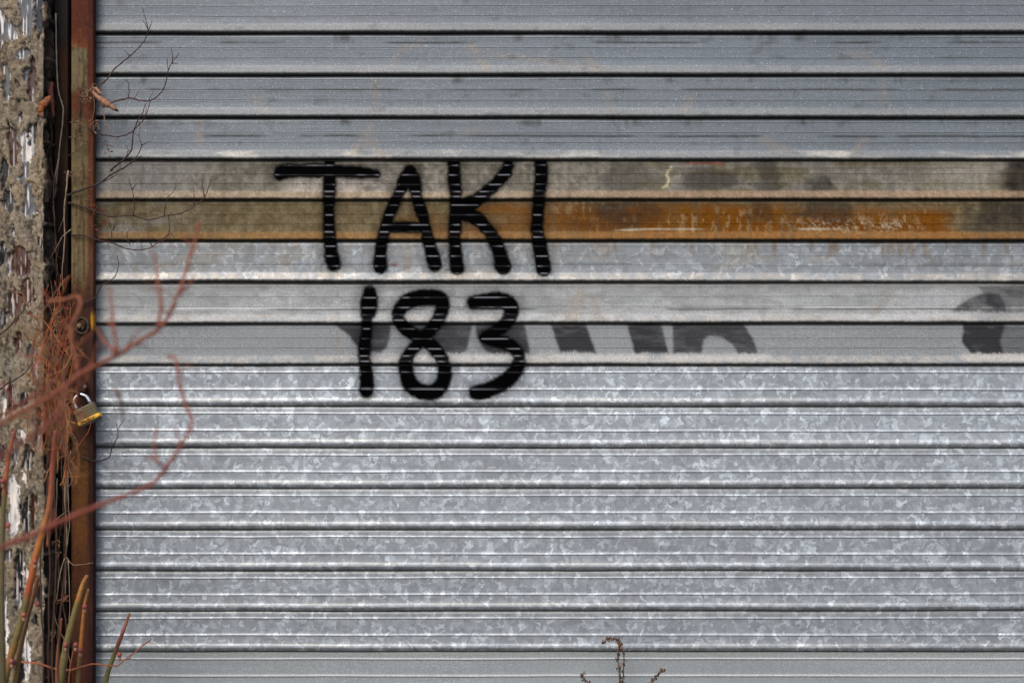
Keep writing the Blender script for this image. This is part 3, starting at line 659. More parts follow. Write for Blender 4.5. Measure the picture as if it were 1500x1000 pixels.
mb = MB(); mb.box(-w - .0012, w + .0012, -dpt - .0012, dpt + .0012, -.0148, -.0078, (1, 1, 1), .0012, LM); bump_ = mb.build('bumper', M_yel, lock)
mb = MB(); mb.box(-w + .001, w - .0005, -dpt + .001, dpt - .001, -.0195, -.0146, (1, 1, 1), .0016, LM); mb.build('base', M_under, lock)
mb = MB(); pts = [(-.0128, 0, .010), (-.0128, 0, .020)] + [(-.0128 * math.cos(a), 0, .024 + .0128 * math.sin(a)) for a in np.linspace(0, math.pi, 15)] + [(.0128, 0, .020), (.0128, 0, .010)]
mb.tube([LM @ Vector(p) for p in pts], .0030, n=12); mb.build('shackle', M_chrome, lock, True)
cu = bpy.data.curves.new('txt', 'FONT'); cu.body = 'Master'; cu.size = .0078; cu.extrude = .0002; cu.align_x = 'CENTER'; cu.align_y = 'CENTER'; cu.offset = .00022
to = bpy.data.objects.new('txt', cu); COL.objects.link(to); bpy.context.view_layer.update()
me = bpy.data.meshes.new_from_object(to.evaluated_get(bpy.context.evaluated_depsgraph_get())); bpy.data.objects.remove(to)
me.transform(LM @ Matrix.Translation((-.002, -dpt - .0014, -.0112)) @ Matrix.Rotation(R(90), 4, 'X') @ Matrix.Diagonal((1.25, .8, 1, 1)))
o = link('lettering', me, M_black, bump_)
o.parent = bump_; o.matrix_parent_inverse = Matrix.Identity(4); o.matrix_world = Matrix.Identity(4)
o.matrix_parent_inverse = (Matrix.Translation(lock.location) @ bump_.matrix_parent_inverse).inverted() if False else Matrix.Identity(4)

# ------------------------------------------------------------------ plants
def gy(h):   # photograph row at which the ground is met, h metres before the shutter
    return 1042 + (CAM.z / (1 - h / D) - CAM.z) / S
def path3(pts, h0, h1, n=5, jit=0.0, seed=0):
    rr = random.Random(seed); pp = crom([(x, y) for x, y in pts], n); m = len(pp); out = []
    for k, q in enumerate(pp):
        h = h0 + (h1 - h0) * k / (m - 1)
        out.append(P(q[0] + rr.uniform(-jit, jit), q[1] + rr.uniform(-jit, jit), h + rr.uniform(-jit, jit) * .001))
    return out
def twig(name, label, cat, mains, h0, h1, r0, r1, c0, c1, mat, group=None, side=0, slen=14, seed=1, buds=0, jit=.5, extra=None, nn=6):
    """a woody stem with finer side shoots; lengths and radii in photograph pixels"""
    rr = random.Random(seed); mb = MB(); c0 = tone(c0); c1 = tone(c1)
    first = None
    for mi, pts in enumerate(mains):
        f = 1.0 if mi == 0 else .6
        p = path3(pts, h0 if mi == 0 else (h0 + h1) / 2, h1, 5, jit, seed * 31 + mi); m = len(p)
        if first is None: first = p[0]
        rad = [max(.0003, S * f * (r0 + (r1 - r0) * k / (m - 1)) * (1 + .18 * math.sin(k * 1.9))) for k in range(m)]
        cs = [c0 + (c1 - c0) * k / (m - 1) for k in range(m)]
        mb.tube(p, rad, cols=cs, n=nn)
        L = sum((p[k + 1] - p[k]).length for k in range(m - 1)) / S
        for k in range(int(side * L / 60)):
            i = rr.randint(max(1, m // 6), m - 2); d = (p[i + 1] - p[i - 1]).normalized()
            perp = Vector((-d.z, rr.uniform(-.5, .5), d.x)) * rr.choice([-1, 1])
            q = [p[i]]; dirn = (d * .6 + perp * .8 + Vector((0, 0, .35))).normalized(); ln = slen * rr.uniform(.5, 1.3) * S; st = 5
            for j in range(st):
                dirn = (dirn + Vector((rr.uniform(-.35, .35), rr.uniform(-.3, .3), rr.uniform(-.25, .35)))).normalized(); q.append(q[-1] + dirn * ln / st)
            rs = rad[i] * .55
            mb.tube(q, [max(.00028, rs * (1 - .7 * j / st)) for j in range(st + 1)], cols=[cs[i] * (1 - j / st) + c1 * j / st for j in range(st + 1)], n=4)
            if rr.random() < .6:
                j = rr.randint(2, st - 1); q2 = [q[j]]; d2 = (dirn + Vector((rr.uniform(-1, 1), rr.uniform(-.5, .5), rr.uniform(-.3, 1)))).normalized()
                for _ in range(3): q2.append(q2[-1] + d2 * ln * .16); d2 = (d2 + Vector((rr.uniform(-.4, .4), 0, rr.uniform(-.4, .4)))).normalized()
                mb.tube(q2, [.00030] * 4, col=c1, n=4)
                if buds: mb.blob(q2[-1], .0009, c1, seed=k, n=5, m=3)
            if buds: mb.blob(q[-1], .0011, c1, seed=k + 9, n=5, m=3)
    o = mb.build(name, mat, None, True)
    # origin at the root of the stem
    o.data.transform(Matrix.Translation(-first)); o.location = first
    tag(o, label, cat, group); return o
G1 = 'thin bare twigs reaching across the left end of the shutter'
DK = (56, 36, 33); RD = (100, 50, 42)
twig('bare_twig', 'thin brown twig curving up from the curled leaf to a forked tip', 'twig', [[(137, 131), (155, 118), (167, 102), (182, 89), (195, 78), (207, 66), (214, 55), (217, 42), (213, 28), (209, 12)], [(216, 42), (212, 34), (206, 30)], [(217, 46), (221, 36), (223, 30)], [(192, 83), (186, 78), (181, 74)]], .03, .05, 1.15, .4, RD, DK, M_twig, G1, .25, 10, 1)
twig('bare_twig', 'reddish twig ending in a spray of fine tips, right of the curled dead leaf', 'twig', [[(150, 158), (165, 150), (188, 144), (205, 147), (218, 148), (230, 141), (239, 132), (243, 120), (246, 106), (250, 94), (258, 84), (262, 78)], [(247, 104), (245, 92), (245, 84)], [(252, 94), (253, 82), (250, 66)], [(254, 93), (262, 93)], [(188, 144), (189, 130), (186, 118), (179, 122)]], .03, .06, 1.2, .4, RD, DK, M_twig, G1, .8, 12, 2)
twig('bare_twig', 'dark twig sagging in a curve below the dead leaf and rising to the right', 'twig', [[(128, 186), (142, 195), (158, 199), (175, 200), (190, 195), (204, 183), (214, 168), (219, 152), (222, 145)]], .03, .045, 1.3, .4, DK, RD, M_twig, G1, 1.0, 14, 3)
twig('bare_twig', 'pair of upright branching twigs with reddish tips over the fourth slat', 'twig', [[(162, 250), (170, 243), (184, 231), (193, 217), (195, 195), (202, 177), (209, 165), (214, 150)], [(178, 249), (192, 238), (203, 225), (207, 213), (204, 199), (207, 184)], [(207, 213), (214, 210), (221, 207)]], .03, .06, 1.5, .45, DK, RD, M_twig, G1, 1.1, 13, 4, buds=1)
twig('bare_twig', 'thick dark twig rising from the rail across the fifth slat', 'twig', [[(97, 287), (112, 281), (128, 275), (145, 269), (160, 258), (175, 249), (190, 240), (207, 228)], [(145, 269), (158, 263), (174, 254)]], .028, .05, 1.7, .7, (48, 34, 32), (56, 38, 34), M_twig, G1, .9, 13, 5)
twig('bare_twig', 'long sagging dark red twig across the sixth slat with upright shoots', 'twig', [[(100, 297), (125, 304), (145, 312), (165, 317), (195, 316), (218, 322), (240, 317), (265, 312), (285, 302), (300, 288), (306, 272), (310, 258)], [(195, 316), (197, 300), (193, 276), (187, 256)], [(193, 278), (198, 272), (203, 267)], [(240, 317), (243, 300), (247, 288), (256, 278), (258, 262)], [(300, 288), (296, 270), (299, 256)], [(247, 315), (247, 342), (234, 357)], [(285, 302), (284, 285), (283, 270)]], .028, .055, 1.4, .45, DK, RD, M_twig, G1, .8, 13, 6, buds=1)
twig('bare_twig', 'sagging twig carrying fine upright shoots under the rusty slat', 'twig', [[(104, 345), (120, 344), (145, 352), (165, 356), (185, 364), (200, 366), (220, 363), (235, 352), (250, 342), (254, 346)], [(165, 354), (163, 338), (158, 318)], [(165, 338), (172, 322)], [(190, 358), (186, 342), (196, 330)], [(222, 360), (217, 346)], [(143, 350), (140, 335)]], .028, .05, 1.4, .4, DK, RD, M_twig, G1, 2.0, 15, 7, buds=1)
twig('bare_twig', 'dark twig hooking upward beside the rail above the latch hole', 'twig', [[(118, 446), (130, 440), (141, 434), (149, 418), (161, 412), (170, 402), (174, 386), (171, 374)]], .028, .045, 1.2, .45, DK, RD, M_twig, G1, .3, 10, 8)
twig('bare_twig', 'short dark twig bending upward to the right below the padlock', 'twig', [[(120, 670), (143, 675), (160, 669), (164, 655), (172, 641), (173, 628), (182, 614)], [(172, 628), (170, 620)]], .028, .045, 1.1, .4, (44, 34, 34), DK, M_twig, G1, .2, 9, 9)
twig('bare_twig', 'thin reddish twigs climbing over the cream paint of the rail beside the dead leaf', 'twig', [[(117, 172), (118, 150), (120, 128), (124, 108), (125, 90), (118, 86)], [(119, 140), (113, 120), (111, 110)], [(104, 172), (116, 160), (134, 148)], [(116, 196), (119, 170), (122, 158)], [(100, 228), (112, 222), (128, 209)]], .027, .034, .9, .4, DK, RD, M_twig, G1, 1.0, 12, 10)
twig('bare_twig', 'dark twig slanting over the mortar wall beside the brown glazed brick', 'twig', [[(0, 490), (10, 482), (25, 466), (36, 452), (44, 440)], [], ][:1], .10, .09, 1.2, .8, (60, 38, 34), (70, 44, 38), M_twig, None, .3, 10, 12)
twig('bare_twig', 'dark twig slanting over the mortar wall left of the padlock', 'twig', [[(0, 570), (10, 562), (22, 556), (36, 546), (48, 530)]], .11, .1, 1.3, .8, (50, 34, 32), (60, 40, 36), M_twig, None, .3, 10, 13)

G2 = 'pale dead vine stems hanging beside the rail'
TN = (190, 168, 140); TN2 = (156, 130, 104)
twig('dead_vine', 'pale grey vine stem with a kink beside the rail near the top', 'vine', [[(82, 20), (82, 60), (83, 88), (84, 115), (86, 135), (91, 152), (93, 162), (91, 185), (88, 210), (86, 232), (83, 262), (80, 290)]], .016, .02, 1.3, .9, (186, 178, 170), (160, 142, 120), M_dry, G2, .05, 10, 21, jit=.3)
twig('dead_vine', 'pale thin vine strand running down the middle of the dark rail gap', 'vine', [[(86, 232), (80, 262), (78, 290), (80, 320), (81, 355), (82, 372), (75, 345), (70, 325)], [(82, 372), (84, 400), (78, 425), (75, 442)], [(98, 256), (97, 280), (95, 312), (85, 340)]], .02, .022, .9, .6, TN, TN2, M_dry, G2, .1, 10, 22, jit=.3)
twig('dead_vine', 'straight tan vine stem hanging along the edge of the rusty flange', 'vine', [[(100, 250), (97, 280), (94, 310), (95, 345), (93, 375), (91, 400), (93, 425)], [(104, 336), (92, 346), (86, 356), (76, 374), (66, 388), (55, 402)]], .024, .03, 1.1, .7, TN, TN2, M_dry, G2, .25, 10, 23, jit=.3)
twig('dead_vine', 'curled pale vine strands hanging at the level of the latch hole', 'vine', [[(73, 400), (76, 425), (80, 450), (82, 470), (84, 500), (86, 520)], [(88, 440), (88, 465), (88, 490)], [(70, 484), (80, 484), (88, 484)], [(76, 502), (74, 510), (80, 517)], [(50, 500), (54, 525), (60, 550), (62, 568)]], .03, .04, .9, .6, TN, TN2, M_dry, G2, .5, 9, 24, jit=.4)
twig('dead_vine', 'looping grey vine strands hanging left of the padlock', 'vine', [[(92, 560), (94, 585), (97, 605), (99, 630), (98, 655), (96, 680), (98, 705), (97, 735)], [(99, 590), (102, 615), (94, 630), (96, 640), (103, 632), (112, 645), (114, 655)], [(70, 600), (72, 640), (71, 690)], [(104, 660), (100, 680), (106, 700), (100, 712), (95, 700)]], .03, .034, 1.1, .8, TN, TN2, M_dry, G2, .4, 9, 25, jit=.4)
twig('dead_vine', 'twin pale vine stems running down the dark gap below the padlock', 'vine', [[(97, 700), (95, 720), (96, 750), (98, 780), (97, 805), (96, 835), (96, 870)], [(99, 690), (100, 735), (102, 765), (98, 800), (95, 815)], [(95, 812), (104, 824), (112, 827), (137, 824)], [(83, 760), (90, 754), (101, 747)], [(95, 816), (88, 840), (84, 870), (79, 895), (86, 920), (96, 940), (101, 960), (104, 985)], [(100, 820), (102, 860), (102, 900), (99, 930)], [(84, 700), (82, 760), (84, 790)]], .03, .035, 1.2, .8, TN, TN2, M_dry, G2, .35, 10, 26, jit=.4)

G4 = 'fine brown dead stems filling the dark gap'
for k_, (xa_, ya_, yb_, lb_) in enumerate([(80, 300, 470, 'fine dark brown stem between the pale vines above the latch hole'), (88, 470, 640, 'fine brown stem hanging behind the orange twigs'), (76, 560, 760, 'fine brown stem hanging along the wall edge below the padlock'),
        (90, 640, 860, 'fine brown stem beside the twin pale vines'), (82, 790, 1040, 'fine brown stem low in the gap behind the canes'), (94, 850, 1040, 'fine tan stem low in the gap next to the rail'), (72, 180, 330, 'fine brown stem near the top of the gap beside the wall')]):
    q_ = random.Random(100 + k_); pts_ = [(xa_ + q_.uniform(-5, 5), ya_ + (yb_ - ya_) * j / 6) for j in range(7)]
    twig('dead_vine', lb_, 'vine', [pts_, [(x + 4 + q_.uniform(-4, 4), y) for x, y in pts_[2:6]]], .02, .028, 1.1, .8, (104, 74, 52), (84, 58, 42), M_dry, G4, 1.4, 14, 60 + k_, jit=.5)

# dried flower fluff and the curled leaf on the rail
def fluff(name, label, spots, h, seed, col=(168, 138, 112), n=14, spread=5):
    rr = random.Random(seed); mb = MB(); c = tone(col)
    for (x, y) in spots:
        for k in range(n):
            p = P(x + rr.gauss(0, spread), y + rr.gauss(0, spread), h + rr.uniform(-.006, .012))
            q = [p]; d = Vector((rr.uniform(-1, 1), rr.uniform(-1, .4), rr.uniform(-1, .6))).normalized()
            for _ in range(4): q.append(q[-1] + d * S * 1.5); d = (d + Vector((rr.uniform(-.9, .9), rr.uniform(-.6, .6), rr.uniform(-.9, .7)))).normalized()
            mb.tube(q, [.0009, .0008, .0006, .0007, .0005], col=c * rr.uniform(.55, 1.25), n=4)
            if rr.random() < .4: mb.blob(q[-1], S * 1.0, c * rr.uniform(.6, 1.2), (1, 1, .7), k, 5, 3, .5)
    o = mb.build(name, M_leaf, None, False); f = Vector(mb.v[0]); o.data.transform(Matrix.Translation(-f)); o.location = f
    return tag(o, label, 'dried flower')
fluff('dried_flower_cluster', 'crumbled tan flower cluster around the stalk of the curled leaf', [(128, 136), (133, 132), (125, 143)], .034, 1)
fluff('dried_flower_cluster', 'small crumbled tan cluster on the rail edge under the curled leaf', [(139, 180), (137, 187)], .030, 2, n=9, spread=3.2)
fluff('dried_flower_cluster', 'tiny tan flower crumbs on the cream paint left of the rust streak', [(112, 178), (113, 186)], .030, 12, n=7, spread=3)
fluff('dried_flower_cluster', 'tiny tan flower crumbs on the lower cream paint near the fifth slat', [(113, 202), (120, 206)], .030, 13, n=7, spread=3)
fluff('dried_flower_cluster', 'crumbled tan cluster hanging against the fourth slat beside the twigs', [(160, 222), (158, 212)], .034, 3, (150, 112, 98), 8, 4)
fluff('dried_flower_cluster', 'pale crumbled flower cluster on the rail where the thick dark twig starts', [(110, 252), (118, 250), (104, 257)], .034, 14, (160, 124, 100), 8, 3.5)
fluff('dried_flower_cluster', 'reddish crumbs of dried flowers beside the rail at the fifth slat', [(134, 292), (136, 302), (142, 310), (150, 328), (143, 340)], .03, 4, (150, 74, 52), 7, 4)
fluff('dried_flower_cluster', 'pale papery seed husk hanging left of the latch hole', [(84, 458), (83, 466), (82, 475)], .04, 5, (196, 160, 120), 12, 3)
fluff('dried_flower_cluster', 'tan crumpled seed head in the dark gap just under the red branch', [(82, 798), (84, 808)], .03, 6, (160, 122, 88), 9, 3)
fluff('dried_flower_cluster', 'small orange tan seed head in the dark gap left of the cane tips', [(97, 872), (94, 878)], .03, 16, (170, 112, 78), 8, 3)
fluff('dried_flower_cluster', 'pale crumb of dried flower in the gap near the bottom left', [(76, 932), (79, 928)], .03, 17, (190, 152, 120), 8, 2.5)

def curled_leaf(name, label, pts, wd, h, col, tip, seed=0, curl=1.0):
    """leaf rolled about its midrib"""
    rr = random.Random(seed); pp = path3(pts, h, h + .008, 5); m = len(pp); mb = MB(); rings = []; cs = []
    for k, p in enumerate(pp):
        t = k / (m - 1); w = wd * S * (math.sin(math.pi * min(1, .12 + t * .86)) ** .7) * rr.uniform(.82, 1.18)
        d = (pp[min(k + 1, m - 1)] - pp[max(k - 1, 0)]).normalized(); side = Vector((0, -1, 0)).cross(d).normalized(); up = Vector((0, -1, 0))
        ring = []
        for j in range(9):
            a = (j - 4) / 4 * (1.9 * curl); ring.append(p + side * math.sin(a) * w + up * (math.cos(a) * w) + Vector((rr.uniform(-1, 1), rr.uniform(-1, 1), rr.uniform(-1, 1))) * .0009)
        for j in range(8, -1, -1):
            a = (j - 4) / 4 * (1.9 * curl); ring.append(p + side * math.sin(a) * w * .86 + up * (math.cos(a) * w * .86))
        rings.append(ring); cs.append(tone(col) * (1 - ss(.86, .93, t)) + tone(tip) * ss(.86, .93, t))
    mb.face_grid(rings, cols=cs)
    o = mb.build(name, M_leaf, None, True); f = pp[0]; o.data.transform(Matrix.Translation(-f)); o.location = f
    return tag(o, label, 'leaf')
curled_leaf('curled_leaf', 'curled light brown dead leaf with a black tip pointing right over the third slat', [(136, 135), (143, 142), (150, 147), (158, 153), (166, 158), (173, 163)], 4.6, .042, (184, 132, 98), (24, 18, 16), 1, .8)
curled_leaf('dead_leaf', 'orange brown dead leaf tucked into the dark gap beside the mortar wall', [(74, 142), (68, 150), (62, 157), (60, 166), (64, 174)], 7, .05, (168, 92, 34), (100, 50, 24), 2, .5)
curled_leaf('dead_leaf', 'narrow dark red dead leaf standing upright in the gap beside the wall', [(76, 120), (74, 135), (76, 152), (79, 172)], 5, .035, (112, 48, 30), (90, 36, 24), 3, .7)
for k, (pts, w, cc, lb) in enumerate([([(137, 133), (141, 130), (146, 136), (150, 137)], 2.6, (176, 128, 94), 'small crumpled pale leaf scrap at the base of the curled leaf'),
                                      ([(76, 700), (78, 690), (80, 684)], 3, (186, 142, 116), 'small pale leaf scrap caught in the dark gap below the padlock')]):
    curled_leaf('leaf_scrap', lb, pts, w, .04, cc, cc, 7 + k, .8)
twig('dead_tendril', 'pale drooping tendrils hanging from the curled leaf over the shutter', 'tendril', [[(137, 128), (142, 140), (148, 152), (152, 166), (154, 182), (157, 194), (159, 200)], [(154, 183), (163, 188), (169, 197), (171, 208), (172, 218)], [(137, 135), (138, 150), (138, 162), (135, 176)], [(137, 130), (134, 126), (137, 124)]], .04, .036, .9, .6, (176, 146, 124), (160, 120, 104), M_dry, None, .3, 8, 31, jit=.2)

# near, blurred red branches in front of everything
G3 = 'red branches in the foreground'
c0, c1 = (144, 66, 38), (166, 88, 56)
twig('red_branch', 'long reddish foreground branch rising past the padlock to a tip over the brown slats', 'branch', [[(-150, gy(1.02) + 4), (-158, 1150), (-140, 860), (-100, 700), (-50, 645), (0, 620), (45, 596), (90, 570), (122, 545), (170, 521), (200, 502), (232, 482), (250, 456), (268, 410), (280, 372), (292, 325)], [(232, 482), (236, 440), (231, 415), (226, 370)], [(262, 430), (275, 420), (284, 404)], [(250, 456), (258, 446)], [(172, 520), (150, 495), (140, 478)]], 1.02, .86, 3.1, 1.3, c0, c1, M_twig, G3, .55, 34, 41, nn=8, jit=.8)
twig('red_branch', 'lower reddish foreground branch sweeping from the left edge up around the galvanised slats', 'branch', [[(-190, gy(1.0) + 4), (-180, 1150), (-150, 930), (-100, 850), (-50, 822), (0, 802), (40, 785), (90, 763), (140, 742), (185, 725), (220, 710), (245, 684), (265, 652), (281, 620), (271, 590), (262, 555), (257, 525), (244, 522)], [(245, 684), (232, 676), (226, 655), (229, 625)], [(232, 676), (214, 668)], [(265, 652), (275, 635)]], 1.0, .9, 2.6, 1.4, (142, 58, 36), (164, 88, 66), M_twig, G3, .55, 30, 42, nn=8, jit=.8)
twig('red_branch', 'faint reddish foreground shoot rising over the pale slats left of the digits', 'branch', [[(170, 570), (178, 590), (180, 615)], [(160, 470), (164, 440), (162, 415)], [(188, 500), (182, 480), (190, 465)]][:1], .95, .9, 1.8, 1.0, c0, c1, M_twig, G3, 0, 10, 43)
twig('red_branch', 'short reddish foreground shoot above the long branch beside the rail', 'branch', [[(172, 518), (166, 480), (164, 450), (160, 420)], [(166, 480), (156, 470)]], .95, .9, 1.9, 1.0, c0, c1, M_twig, G3, 0, 10, 44)
twig('red_branch', 'orange brown foreground branch curving down in front of the latch hole', 'branch', [[(70, 442), (96, 438), (114, 434), (118, 446), (110, 466), (103, 480), (106, 505), (112, 530), (114, 548)], [(103, 480), (96, 460), (90, 440)], [(106, 520), (122, 500), (134, 488)]], .8, .9, 1.8, 1.5, (160, 96, 60), (150, 76, 48), M_twig, G3, 0, 10, 45, nn=8)
twig('red_branch', 'dark red foreground branch crossing the wall above the long one', 'branch', [[(-210, gy(.8) + 4), (-190, 1000), (-150, 760), (-100, 650), (-50, 616), (0, 608), (22, 596), (50, 580), (76, 560), (88, 550)], [(22, 596), (14, 580), (4, 560)]], .8, .75, 2.2, 1.6, (124, 48, 36), (140, 60, 44), M_twig, G3, .2, 14, 46)
twig('red_branch', 'wide blurred brown branch crossing the wall under the padlock', 'branch', [[(-120, gy(1.15) + 4), (-125, 1200), (-110, 850), (-60, 715), (0, 672), (30, 650), (60, 630), (90, 600), (98, 560)]], 1.15, 1.1, 2.4, 1.8, (120, 62, 44), (140, 70, 50), M_twig, G3, .5, 26, 47, nn=8)

def shrub():
    rr = random.Random(5); mb = MB()
    for k in range(74):
        bx = rr.gauss(78, 24); by = rr.uniform(520, 720); x, y = bx, by
        h = rr.uniform(.06, .30) if k % 2 else rr.uniform(.3, .95); tx = rr.gauss(78, 20); ty = by - rr.uniform(50, 150)
        if tx > 132: tx = 110
        if bx > 128: bx = x = 100
        pts = [(x, y), ((x + tx) / 2 + rr.gauss(0, 12), (y + ty) / 2 + rr.gauss(0, 10)), (tx, ty)]
        c = tone(rr.choice([(204, 100, 40), (170, 78, 32), (206, 134, 70), (96, 48, 32), (190, 126, 70), (150, 104, 72)]))
        p = path3(pts, h, h + rr.uniform(-.08, .08), 6, .8, k); m = len(p)
        mb.tube(p, [S * rr.uniform(.35, .85) * (1.3 - .8 * j / m) for j in range(m)], col=c, n=5)
        for _ in range(2):
            i = rr.randint(2, m - 2); q = [p[i]]; d = Vector((rr.uniform(-1, 1), rr.uniform(-.5, .5), rr.uniform(-.2, 1))).normalized()
            for _ in range(4): q.append(q[-1] + d * .007); d = (d + Vector((rr.uniform(-.6, .6), 0, rr.uniform(-.5, .5)))).normalized()
            mb.tube(q, [.0009, .0008, .0007, .0006, .0005], col=c * .9, n=4)
    for k in range(4):
        h = .10 + .08 * k; x0 = 64 + 9 * k; pts = [(x0, gy(h) + 3), (x0 + rr.uniform(-6, 6), 950), (x0 + rr.uniform(-6, 6), 820), (x0 + rr.uniform(-8, 8), 700), (82 + rr.uniform(-12, 12), 600)]
        p = path3(pts, h, h + .04, 6, .8, k + 300); m = len(p)
        mb.tube(p, [S * (1.5 - .9 * j / m) for j in range(m)], col=tone((88, 56, 40)), n=5)
    o = mb.build('dry_shrub', M_twig, None, True); f = P(80, 1042, .2); f.z = 0; o.data.transform(Matrix.Translation(-f)); o.location = f
    tag(o, 'tangled mass of rusty orange dry twigs between the mortar wall and the padlock', 'shrub')
shrub()

# cut canes rising from the ground
def cane(label, mains, h, r0, r1, keys, buds=(), seed=1, name='cut_cane', group='woody canes rising at the lower left'):
    mb = MB(); first = None
    for pts in mains:
        if pts[0][1] > 1045: pts = [(pts[0][0] + (pts[0][0] - pts[1][0]) * .7, gy(h) + 3)] + list(pts)
        pp = crom(pts, 6); m = len(pp); P3 = [P(q[0], q[1], h) for q in pp]
        cols = [np.array([np.interp(q[1], [k[0] for k in keys], [tone(k[1])[c] for k in keys]) for c in range(3)]) for q in pp]
        rad = [S * (r0 + (r1 - r0) * k / (m - 1)) * (1 + .07 * math.sin(k * 2.3 + seed)) for k in range(m)]
        if first is None: first = P3[0]
        else: rad = [r * .6 for r in rad]
        mb.tube(P3, rad, cols=cols, n=10)
    e = empty(name, first); tag(e, label, 'cane', group)
    mb.build('stem', M_cane, e, True)
    for k, (bx, by) in enumerate(buds):
        b = MB(); b.blob(P(bx, by, h + .008), S * 3.4, tone((180, 92, 84)), (1, 1, 1.05), k, 9, 6, .12); b.blob(P(bx, by + 6, h + .006), S * 2.4, tone((204, 158, 130)), (1, .8, 1.5), k + 3, 8, 5, .15)
        b.build('bud', M_cane, e, True)
    return e
OL = (118, 112, 48); OR = (198, 112, 44)
cane('tall cane turning from olive green to orange, crossing the wall to the dark gap', [[(-4, 1050), (8, 990), (22, 940), (36, 890), (45, 850), (52, 815), (62, 780), (72, 742), (76, 705), (78, 670), (82, 630)]], .26, 5.4, 3.4, [(640, (140, 62, 40)), (700, (170, 80, 46)), (760, (190, 120, 60)), (800, (204, 124, 46)), (865, (196, 84, 36)), (880, (126, 112, 60)), (930, (134, 118, 60)), (960, (160, 112, 44)), (1040, (150, 130, 72))], [(35, 900), (17, 968), (51, 822)], 1)
cane('slimmer brown cane leaning just behind the tall olive one', [[(14, 1050), (22, 1000), (30, 950), (40, 905), (50, 870), (56, 845)]], .24, 3.8, 2.8, [(840, (150, 90, 50)), (900, (134, 86, 46)), (1040, (150, 120, 54))], [(55, 884), (21, 970)], 2)
cane('thick olive cane with a sharp orange cut tip in front of the rail', [[(78, 1050), (88, 1000), (97, 945), (107, 905), (114, 880), (121, 856), (128, 842)]], .22, 6.4, 2.4, [(840, (180, 110, 70)), (860, (222, 160, 74)), (876, (206, 134, 60)), (884, (140, 124, 66)), (940, (138, 120, 66)), (1040, (124, 110, 62))], [(96, 944)], 3)
cane('thin orange cane with a pink bud against the lower rail', [[(112, 1050), (115, 990), (118, 950), (121, 915), (124, 885), (130, 862)]], .18, 3.9, 1.8, [(860, (110, 90, 50)), (880, (200, 130, 60)), (945, (212, 130, 56)), (960, (140, 100, 50)), (1040, (126, 106, 50))], [(124, 888), (118, 952)], 4)
cane('short green cane with a red brown tip standing against the lowest slats', [[(146, 1050), (156, 992), (166, 962), (175, 938), (180, 925), (186, 908), (190, 898)]], .16, 4.2, 1.7, [(895, (150, 84, 50)), (915, (190, 120, 92)), (930, (146, 66, 44)), (948, (112, 72, 44)), (965, (122, 116, 54)), (1040, (122, 112, 62))], [(175, 958)], 5)
cane('olive green cane running straight up the left edge of the picture', [[(6, 1050), (4, 950), (3, 860), (4, 780), (6, 730), (10, 690), (14, 662), (22, 630)]], .42, 3.8, 2.4, [(620, (150, 70, 44)), (700, (200, 104, 46)), (716, (190, 90, 44)), (726, (122, 108, 60)), (800, (112, 98, 58)), (1040, (98, 88, 54))], [(12, 769), (4, 704)], 6)
cane('narrow orange cane rising inside the dark gap below the padlock', [[(70, 800), (73, 765), (74, 730), (76, 700), (80, 665), (86, 640), (94, 610)]], .12, 2.6, 3.2, [(600, (140, 60, 36)), (680, (176, 88, 44)), (800, (160, 80, 44))], [], 7)
cane('slender red brown cane behind the thick olive one', [[(84, 1050), (83, 990), (85, 950), (88, 925), (90, 905)], [(98, 1050), (102, 985), (106, 960), (111, 940)]], .12, 2.6, 1.6, [(900, (170, 92, 50)), (1040, (150, 86, 46))], [(111, 944)], 8)
twig('orange_shoot', 'thin orange shoot trailing level across the canes and over the lowest slat', 'shoot', [[(-30, 966), (0, 967), (30, 969), (55, 971), (82, 979), (100, 981), (120, 976), (138, 972), (158, 974), (172, 974), (182, 966), (196, 956), (210, 944), (222, 936)], [(182, 966), (192, 963)]], .20, .17, 1.6, 1.0, (206, 116, 64), (156, 86, 54), M_cane, None, 0, 8, 51, jit=.4)

# dry weed at the foot of the shutter
weed = empty('dried_weed', P(906, gy(.06), .06)); tag(weed, 'withered brown weed with curled seed heads in front of the lowest slat', 'weed')
def weed_part(stems, seeds, seed):
    rr = random.Random(seed); mb = MB(); sb = MB()
    for st in stems:
        st = [(st[0][0] - 1, gy(.06) + 2)] + st
        p = path3(st, .06, .06, 6, .35, seed); m = len(p); mb.tube(p, [S * (1.15 - .6 * k / m) for k in range(m)], col=tone((66, 50, 40)), n=6)
        for q in p[m // 4:]:
            for _ in range(seeds):
                if rr.random() < .85:
                    d = Vector((rr.gauss(0, 1), rr.gauss(0, 1), rr.gauss(0, .8))).normalized(); e = q + d * S * rr.uniform(1, 3.6)
                    mb.tube([q, (q + e) / 2 + Vector((0, 0, .0004)), e], .00030, col=tone((92, 62, 48)), n=4)
                    sb.blob(e, S * rr.uniform(.8, 1.9), tone(rr.choice([(136, 100, 78), (106, 76, 56), (166, 126, 98), (70, 52, 42)])), (1, 1, 1.2), rr.randint(0, 99), 5, 4, .5)
    mb.build('stem', M_twig, weed, True); sb.build('seed_head', M_leaf, weed, True)
weed_part([[(906, 1040), (907, 1010), (908, 985), (905, 968), (906, 952), (909, 945), (905, 938), (898, 934), (890, 936), (885, 940)]], 2, 1)
weed_part([[(910, 1040), (912, 1005), (913, 985), (914, 965), (911, 950), (906, 942)]], 1, 2)
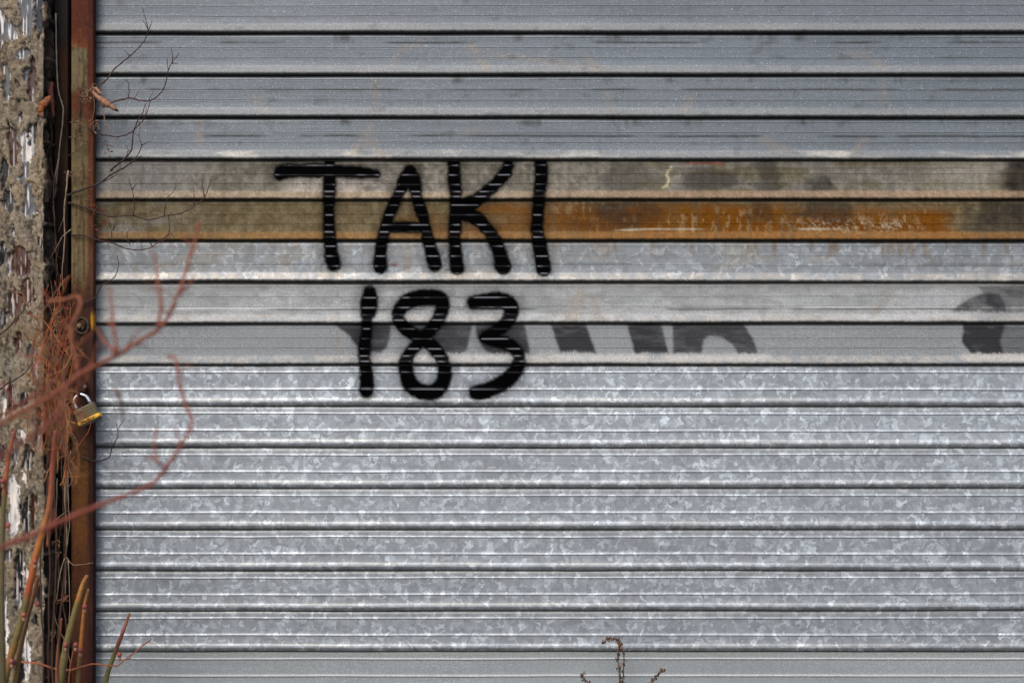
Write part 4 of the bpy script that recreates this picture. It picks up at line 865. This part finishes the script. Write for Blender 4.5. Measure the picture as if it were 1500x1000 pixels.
weed_part([[(918, 1042), (938, 1015), (952, 1000), (960, 991), (968, 983), (971, 981)]], 2, 3)
weed_part([[(896, 1042), (876, 1015), (862, 1000), (854, 992), (853, 988), (856, 984)]], 1, 4)

# ------------------------------------------------------------------ ground
mb = MB(); mb.v = [(-200, -200, 0), (200, -200, 0), (200, 200, 0), (-200, 200, 0)]; mb.c = [(1, 1, 1)] * 4; mb.f = [(0, 1, 2, 3)]
tag(mb.build('ground', mat_ground()), kind='structure')

# ------------------------------------------------------------------ camera and light
cam = bpy.data.objects.new('camera', bpy.data.cameras.new('camera')); COL.objects.link(cam); scn.camera = cam
cam.location = CAM; cam.rotation_euler = (R(90), 0, 0); cam.data.sensor_width = 36; cam.data.lens = 36 * D / (1500 * S)
cam.data.shift_y = 0; cam.data.clip_end = 1000; cam.data.clip_start = .05
cam.data.dof.use_dof = True; cam.data.dof.focus_distance = D - .01; cam.data.dof.aperture_fstop = 2.3
w = bpy.data.worlds.new('World'); scn.world = w; w.use_nodes = True; nt = w.node_tree; nt.nodes.clear()
so = nt.nodes.new('ShaderNodeOutputWorld'); bg = nt.nodes.new('ShaderNodeBackground'); sk = nt.nodes.new('ShaderNodeTexSky')
sk.sky_type = 'NISHITA'; sk.sun_disc = False; sk.sun_elevation = R(48); sk.sun_rotation = R(205); sk.air_density = 1.0; sk.dust_density = 3.5
bg.inputs[1].default_value = .15; nt.links.new(sk.outputs[0], bg.inputs[0]); nt.links.new(bg.outputs[0], so.inputs[0])
sun = bpy.data.objects.new('sun', bpy.data.lights.new('sun', 'SUN')); COL.objects.link(sun)
sun.data.energy = 1.1; sun.data.angle = R(24); sun.data.color = (1, .95, .87); sun.location = (-2, -3, 4)
az = R(205); el = R(48)   # direction towards the sun: x = sin(az), y = cos(az)
dvec = Vector((math.sin(az) * math.cos(el), math.cos(az) * math.cos(el), math.sin(el)))
sun.rotation_euler = dvec.to_track_quat('Z', 'Y').to_euler()
scn.view_settings.view_transform = 'Standard'; scn.view_settings.look = 'None'; scn.view_settings.exposure = 0.45; scn.view_settings.gamma = 1
